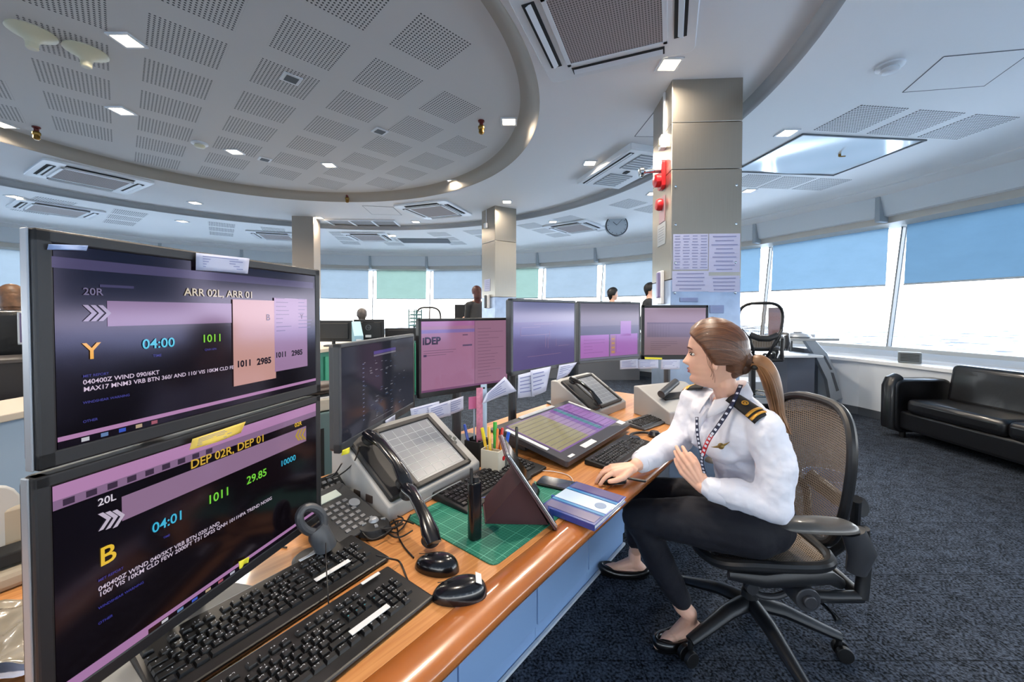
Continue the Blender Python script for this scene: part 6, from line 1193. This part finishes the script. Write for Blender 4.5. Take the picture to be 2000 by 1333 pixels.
tipsR, thR = hand(bd, RW_ - V(.012, .008, .002), V(-.97, .02, -.10), V(-.10, 0, 1), [(.30, .35, .2), (.25, .45, .3), (.30, .5, .3), (.35, .5, .3)], -1, .12, thumb_out=.55)
tipsL, thL = hand(bd, LW, V(-.52, .40, .72), V(-.62, -.72, .15), [(.22, .30, .2), (.18, .30, .2), (.22, .32, .2), (.30, .38, .25)], 1, -.02, thumb_out=.15)
BODY = organic(bd, 'body', mskin, PT, .0026, 3)
# face details
fm = MB(HM)
for sg in (-1, 1):
    fm_ = MB(); fm_.ell(HM @ V(.0640, sg * .0310, -.001), (.0118, .0125, .0060), rot=frame(fwd), seg=24, rings=16); ey = fm_.build('eye', mat('eye_white', '#d9d4cf', .15, coat=.6), PT)
    q = MB(); q.ell(HM @ V(.0712, sg * .0350, -.0008), (.0055, .0066, .0054), rot=frame(fwd)); q.build('iris', mat('iris', '#1b100b', .1, coat=1), ey)
    q = MB(); patch_on(q, HM, sg * .014, sg * .048, lambda u, v: .0035 + .0040 * math.sin(PI * min(1, u * 1.05)) - .006 * u * u * u - .0022 * v, .0030, 14, 3); q.build('eyelash', mhaird, PT, smooth=60)
    q = MB(); patch_on(q, HM, sg * .014, sg * .050, lambda u, v: .0205 + .004 * math.sin(PI * u * .8) - .0045 * u * u * u + (.0042 - .0022 * u) * (v - .5) * 2, .0032, 14, 4); q.build('eyebrow', mhair, PT, smooth=60)
q = MB(); patch_on(q, HM, -.0215, .0215, lambda u, v: -.058 + (.0085 * (1 - abs(2 * u - 1) ** 2.0) + .0004) * v, .0026, 22, 6); patch_on(q, HM, -.0205, .0205, lambda u, v: -.0584 - (.0095 * (1 - abs(2 * u - 1) ** 2.0) + .0004) * v, .0026, 22, 6); q.build('lips', mat('lips', '#b0505a', .3, coat=.3), PT, smooth=70)
# hair: shell swept back, knot, tie, tail, loose strands
hb = MB(); hair_shell(hb, HM); TIE = HM @ V(-.118, .012, -.030); chain(hb, [HM @ V(-.075, .01, .01), HM @ V(-.10, .012, -.022), TIE], [.036, .028, .015]); chain(hb, [HM @ V(-.045, 0, -.05), HM @ V(-.09, .01, -.045), TIE], [.045, .026, .013])
mhs = mat('hair_swept', '#553322', .36, coat=.15); n, b = nodes_of(mhs); tq = n.nodes.new('ShaderNodeTexCoord'); mp = n.nodes.new('ShaderNodeMapping'); mp.vector_type = 'TEXTURE'
mp.inputs['Location'].default_value = tuple(TIE); mp.inputs['Rotation'].default_value = tuple(frame(fwd).to_euler()); n.links.new(tq.outputs['Object'], mp.inputs[0]); sq = n.nodes.new('ShaderNodeSeparateXYZ'); n.links.new(mp.outputs[0], sq.inputs[0])
ph_ = math_node(n, 'ARCTAN2', sq.outputs[1], math_node(n, 'ADD', sq.outputs[2], .02)); cb = n.nodes.new('ShaderNodeCombineXYZ'); n.links.new(math_node(n, 'MULTIPLY', ph_, 26), cb.inputs[0]); n.links.new(math_node(n, 'MULTIPLY', sq.outputs[0], 7), cb.inputs[1])
nz = n.nodes.new('ShaderNodeTexNoise'); nz.inputs['Scale'].default_value = 1.3; nz.inputs['Detail'].default_value = 6; nz.inputs['Roughness'].default_value = .7; n.links.new(cb.outputs[0], nz.inputs['Vector'])
r = n.nodes.new('ShaderNodeValToRGB'); n.links.new(nz.outputs['Fac'], r.inputs[0]); r.color_ramp.elements[0].position = .33; r.color_ramp.elements[0].color = lin('#2e180e'); r.color_ramp.elements[1].position = .68; r.color_ramp.elements[1].color = lin('#7d5236'); n.links.new(r.outputs[0], b.inputs['Base Color'])
bp = n.nodes.new('ShaderNodeBump'); bp.inputs['Strength'].default_value = .5; bp.inputs['Distance'].default_value = .0025; n.links.new(nz.outputs['Fac'], bp.inputs['Height']); n.links.new(bp.outputs[0], b.inputs['Normal'])
HAIR = hb.build('hair', mhs, PT, smooth=70)
tail = [TIE, TIE + V(.022, -.012, .004), TIE + V(.044, -.022, -.035), TIE + V(.060, -.028, -.10), TIE + V(.072, -.030, -.165), TIE + V(.098, -.026, -.225)]
def cr_(P, n_=8):
    out = []
    for i in range(len(P) - 1):
        p0, p1, p2, p3 = P[max(i - 1, 0)], P[i], P[i + 1], P[min(i + 2, len(P) - 1)]
        for k in range(n_): s = k / n_; out.append(.5 * ((2 * p1) + (p2 - p0) * s + (2 * p0 - 5 * p1 + 4 * p2 - p3) * s * s + (3 * p1 - p0 - 3 * p2 + p3) * s ** 3))
    return out + [P[-1]]
tc_ = cr_(tail); rr = random.Random(11); q = MB(); NT = len(tc_)
q.tube(tc_, [.012 + .018 * math.sin(PI * min(1, .15 + .8 * i / NT)) * (1 - .55 * (i / NT) ** 3) for i in range(NT)], 16)
for k in range(70):
    a = rr.uniform(0, 2 * PI); rad = rr.uniform(.5, 1.05); ph = rr.uniform(0, 6); fl = rr.uniform(-.3, 1.0); st = []
    for i, p in enumerate(tc_): f_ = i / NT; R_ = (.011 + .019 * math.sin(PI * min(1, .15 + .8 * f_)) * (1 - .4 * f_ ** 3)) * rad; st.append(p + V(math.cos(a + ph * .05 * f_) * R_, math.sin(a + .4 * f_) * R_, .5 * math.sin(a) * R_) + V(.03, -.002, -.012) * max(0, f_ - .72) * 4 * fl * .5)
    q.tube(st, [.0022 * (1 - .8 * (i / NT) ** 4) + .0004 for i in range(NT)], 5)
q.build('ponytail', mhairl, PT, smooth=70)
q = MB(); q.tube([TIE + V(.012 * 0, 0, 0) + (HM.to_3x3() @ V(-.004, math.cos(a) * .0165, math.sin(a) * .0165)) for a in [2 * PI * k / 20 for k in range(20)]], .0065, 8, closed=True); q.ell(TIE + V(-.004, -.02, -.012), .010); q.build('hair_tie', mhaird, PT)
q = MB()
for k in range(3): q.tube(cr_([HM @ V(.022 - .006 * k, .076, .0), HM @ V(.017 - .005 * k, .079, -.03), HM @ V(.006 - .004 * k, .077, -.055 - .008 * k), HM @ V(.010 - .006 * k, .070, -.075 - .01 * k)], 4), .0007, 5)
q.build('hair_strand', mat('hair_strand', '#5a3620', .35), PT, smooth=70)
# shirt
sh = MB(); chain(sh, [V(.842, 1.455, .955), V(.865, 1.465, .87), V(.895, 1.475, .76), V(.915, 1.49, .66), V(.92, 1.50, .60)], [.105, .118, .112, .125, .135])
sh.ell(V(.835, 1.39, .93), (.105, .085, .105)); sh.ell(V(.80, 1.53, .95), (.095, .09, .095)); sh.ell(V(.775, 1.42, .875), (.07, .075, .065)); sh.ell(V(.755, 1.52, .885), (.065, .07, .065)); sh.ell(V(.915, 1.45, .87), (.085, .13, .14))
chain(sh, [LS_ - V(0, -.01, 0), V(.825, 1.44, 1.005), RS_], [.056, .050, .056]); chain(sh, [LS_, V(.862, 1.27, .86), LE], [.060, .060, .056]); chain(sh, [LE, V(.75, 1.31, .745), LW + V(.022, -.012, 0)], [.056, .050, .037]); chain(sh, [RS_, V(.735, 1.62, .91), RE], [.060, .058, .055]); chain(sh, [RE, V(.58, 1.515, .82), RW_ + V(.028, .024, .004)], [.054, .048, .038])
SHIRT = organic(sh, 'shirt', mshirt, PT, .006, 5, (.055, .018))
for W_, E_ in ((LW + V(.020, -.012, 0), LE), (RW_ + V(.026, .022, .004), RE)):
    d = (E_ - W_).normalized(); q = MB(); q.tube([W_ - d * .004, W_ + d * .012, W_ + d * .05], [.0385, .041, .042], 24); q.build('cuff', mshirt, SHIRT)
# collar
NC = V(.800, 1.447, 1.050); q = MB(); fN = V(-.93, .10, 0).normalized(); lN = V(-fN.y, fN.x, 0); 
def col_pt(a, r_, z): return NC + fN * (math.cos(a) * r_) + lN * (math.sin(a) * r_ * .95) + V(0, 0, z + .036 * -math.cos(a))
def colf(u, v): a = math.radians(22) + math.radians(316) * u; k = [(.056, -.018), (.058, .012), (.061, .020), (.070, .004), (.080, -.020)][int(round(v * 4))]; ex = .022 * (max(0, abs(u - .5) * 2 - .72) / .28) if v > .7 else 0; return col_pt(a, k[0] + ex * .7, k[1] - ex * 1.1)
q.grid(colf, 40, 5); q.build('collar', mshirt, SHIRT, smooth=60, solid=.003)
q = MB(); q.tube([NC + fN * .062 + V(0, 0, -.05), V(.705, 1.47, .93), V(.69, 1.475, .86)], .0035, 6, flat=3, up=(-1, 0, 0)); q.build('placket', mshirt, SHIRT)
mep = mat('epaulette_black', '#0b0a0d', .7); mgold = mat('gold_braid', '#d09a3c', .4, metal=.4)
def epaulette(a, b_, width_dir, label):
    a, b_ = Vector(a), Vector(b_); X = (b_ - a).normalized(); Wd = Vector(width_dir); Wd = (Wd - X * Wd.dot(X)).normalized(); N = X.cross(Wd).normalized()
    if N.z < 0: N = -N; Wd = -Wd
    M = Matrix(((X.x, Wd.x, N.x, a.x), (X.y, Wd.y, N.y, a.y), (X.z, Wd.z, N.z, a.z), (0, 0, 0, 1))); L_ = (b_ - a).length; q = MB(M); q.grid(lambda u, v: (u * L_, (v - .5) * (.056 + .010 * u), -.010 * (2 * v - 1) ** 2 - .012 * u * u), 10, 8)
    e_ = q.build('epaulette', mep, SHIRT, smooth=60, solid=.004)
    for x in (.70, .84): q = MB(M); q.grid(lambda u, v: ((x + .085 * u) * L_, (v - .5) * .066, .003 - .010 * (2 * v - 1) ** 2 - .012 * x * x), 3, 8); q.build('gold_stripe', mgold, e_, smooth=60, solid=.001)
    q = MB(M); q.lathe([(.011, .002), (.011, .0045), (.007, .0045), (.007, .002)], (L_ * .45, 0, 0), seg=20, cap=False); q.ell((L_ * .45, 0, .003), (.004, .004, .0015)); q.build('emblem', mgold, e_)
epaulette((.775, 1.375, 1.066), (.815, 1.268, 1.026), (-1, -.1, -.35), ''); epaulette((.768, 1.54, 1.074), (.745, 1.665, 1.052), (-1, 0, -.3), '')
# chest badge, lanyard
q = MB(); B_ = at(1408, 872, Y=1.345); M = Matrix.Translation(B_) @ frame(V(-.75, -.60, .15)) @ Matrix.Rotation(.5, 4, 'X'); q.xf = M
q.ell((0, 0, 0), (.004, .010, .009)); q.grid(lambda u, v: (.001, (u - .5) * .07, (v - .5) * .012 * (1 - abs(2 * u - 1)) + .006 * (2 * u - 1) ** 2), 12, 3); q.build('wing_badge', mat('badge_gold', '#8f7846', .35, metal=.7), SHIRT, smooth=60, solid=.003)
mlan = mat('lanyard_navy', '#141c3c', .6); mlanr = mat('lanyard_red', '#b01a28', .6); mlanw = mat('lanyard_print', '#c9cede', .6)
LY = PT
def ribbon(pts, w_, m, name, nrm, dots=True):
    P = cr_([Vector(p) for p in pts], 6); q = MB()
    n_ = Vector(nrm).normalized(); vs = []
    for i, p in enumerate(P): T = (P[min(i + 1, len(P) - 1)] - P[max(i - 1, 0)]).normalized(); s = T.cross(n_).normalized() * w_ / 2; vs += [p - s, p + s]
    q.add(vs, [(2 * i, 2 * i + 1, 2 * i + 3, 2 * i + 2) for i in range(len(P) - 1)]); o = q.build(name, m, PT, smooth=60, solid=.0015)
    if dots:
        q = MB()
        for i in range(1, len(P) - 1, 2): T = (P[i + 1] - P[i - 1]).normalized(); s = T.cross(n_).normalized(); c_ = P[i] + n_ * .0015; q.add([c_ - s * w_ * .3 - T * .004, c_ + s * w_ * .3 - T * .004, c_ + s * w_ * .3 + T * .004, c_ - s * w_ * .3 + T * .004], [(0, 1, 2, 3)])
        q.build('lanyard_print', mlanw, o, smooth=0)
    return o
na = V(-.75, -.62, .2)
ribbon([at(1447, 752, Y=1.385), at(1430, 790, Y=1.345), at(1408, 825, Y=1.325), at(1390, 850, Y=1.325)], .014, mlan, 'lanyard', na); ribbon([at(1390, 850, Y=1.325), at(1380, 868, Y=1.33), at(1372, 890, Y=1.34)], .014, mlanr, 'lanyard', na)
ribbon([at(1372, 888, Y=1.34), at(1371, 905, Y=1.345), at(1376, 925, Y=1.35)], .012, mlan, 'lanyard', na); ribbon([at(1361, 815, Y=1.40), at(1362, 845, Y=1.375), at(1366, 870, Y=1.36), at(1371, 892, Y=1.345)], .011, mlan, 'lanyard', na)
# trousers and shoes
tr = MB(); tr.ell(V(.925, 1.505, .575), (.145, .165, .125)); chain(tr, [V(.93, 1.50, .60), V(.92, 1.50, .68)], [.14, .12])
chain(tr, [LH, LH.lerp(LK, .5) + V(0, 0, .01), LK], [.098, .088, .066]); chain(tr, [LK, LK.lerp(LA, .5), V(.695, 1.597, .175)], [.066, .058, .045]); chain(tr, [RH_, RH_.lerp(RK, .5), RK], [.098, .088, .066]); chain(tr, [RK, RK.lerp(RA, .5), V(.63, 1.965, .20)], [.066, .056, .045])
TROUS = organic(tr, 'trousers', mtrous, PT, .007, 5, (.09, .012))
for F_, dr in ((LF, dL), (RF, dR)):
    dr = Vector(dr).normalized(); pd = V(-dr.y, dr.x, 0); M = Matrix(((dr.x, pd.x, 0, F_.x), (dr.y, pd.y, 0, F_.y), (0, 0, 1, 0), (0, 0, 0, 1))); q = MB(M)
    ol = []
    for k_ in range(36): a = 2 * PI * k_ / 36; x = .052 + .118 * math.cos(a); w_ = .036 * (1 + .12 * math.cos(a)) * (1 if x < .11 else 1 - .30 * ((x - .11) / .06) ** 2); ol.append((x, w_ * sup(math.sin(a), .8), .022 + (.012 * max(0, (.0 - x) / .06) + .016 * max(0, (x - .09) / .08))))
    q.tube(ol, .013, 10, closed=True, flat=1.5, up=(0, 0, 1)); q.prism([(p_[0], p_[1] * 1.08) for p_ in ol], .003, .014); q.ell((.128, 0, .028), (.048, .037, .022)); q.build('shoe', mshoe, PT, smooth=60)
# mouse and pen in her right hand
mouse(0, 0, math.radians(90), 'black mouse under the right hand of the operator', 1.0, z=ZD, xy=(.362, 1.418))
a_ = at(1196, 930, Y=1.40); b_ = at(1262, 941, Y=1.335); pen(a_, b_, .0045, '#101114', 'slim black pen held in the operator\'s right hand')

# ---------------------------------------------------------------- people in the distance
def far_person(x, y, zh, face, label, hairc, cloth, longhair=False):
    t = thing('person', label, 'person', (x, y, 0), 0, None); f = Vector((math.cos(face), math.sin(face), 0)); l = Vector((-f.y, f.x, 0)); M = Matrix.Translation((0, 0, zh)) @ frame(f)
    q = MB(); head_mesh(q, M, 48, 48); nb_ = V(0, 0, zh - .17) - f * .02; chain(q, [V(0, 0, zh - .06) - f * .02, nb_], [.05, .052]); sh_ = [nb_ + l * .17 - V(0, 0, .06), nb_ - l * .17 - V(0, 0, .06)]
    chain(q, [sh_[0], nb_, sh_[1]], [.045, .055, .045]); hip = V(0, 0, zh - .66) - f * .06; chain(q, [nb_ - V(0, 0, .1), hip], [.10, .11])
    for s_, sg in ((sh_[0], 1), (sh_[1], -1)):
        el = s_ + V(0, 0, -.26) + f * .08; wr_ = el + f * .24 + l * (-.06 * sg) + V(0, 0, .03); chain(q, [s_, el, wr_], [.042, .035, .024]); hand(q, wr_, f, V(0, 0, 1), [(.2, .3, .2)] * 4, sg * 1, .08); kn = hip + f * .42 + l * sg * .1; chain(q, [hip + l * sg * .09, kn, kn - V(0, 0, .42)], [.08, .055, .04]); chain(q, [kn - V(0, 0, .43), kn - V(0, 0, .45) + f * .14], [.035, .03])
    organic(q, 'body', mskin, t, .008, 2)
    q = MB(); hair_shell(q, M, 'back' if not longhair else 'tied', 48, 40)
    if longhair: chain(q, [M @ V(-.05, 0, .0), M @ V(-.06, 0, -.10), M @ V(-.07, 0, -.24)], [.075, .075, .05])
    q.build('hair', mat('hair_' + hairc.strip('#'), hairc, .5, noise=(20, .4)), t, smooth=70)
    q = MB(); chain(q, [sh_[0], nb_ - V(0, 0, .02), sh_[1]], [.06, .058, .06]); chain(q, [nb_ - V(0, 0, .1), hip], [.125, .13]); q.ell(nb_ - V(0, 0, .16), (.13, .13, .14))
    for s_, sg in ((sh_[0], 1), (sh_[1], -1)): el = s_ + V(0, 0, -.26) + f * .08; chain(q, [s_, el, el + f * .2 + l * (-.05 * sg)], [.058, .052, .04])
    organic(q, 'shirt', mat('cloth_' + cloth.strip('#'), cloth, .8), t, .014, 3)
    q = MB(); 
    for sg in (1, -1): kn = hip + f * .42 + l * sg * .1; chain(q, [hip + l * sg * .09, kn, kn - V(0, 0, .38)], [.10, .07, .055])
    organic(q, 'trousers', mtrous, t, .014, 3)
    return t
far_person(-.66, 7.3, 1.72, 2.0, 'far seated person with long reddish brown hair left of the middle pillar', '#4a1f18', '#3a3a3c', True)
far_person(1.92, 7.45, 1.70, .1, 'far seated person with short black hair before the pale blue blind', '#120d0c', '#5c5a50')
far_person(2.47, 7.0, 1.76, -.3, 'far person in dark clothes partly hidden by the large steel pillar', '#0d0b0b', '#2f3033')
far_person(-2.72, 7.1, 1.30, 1.9, 'far person with grey hair showing above the black monitors', '#4b4646', '#4a4c50')
far_person(-5.02, 3.93, 1.51, 2.48, 'person with light brown hair at the left edge of the photo', '#5a3d26', '#1c1a1b', True)
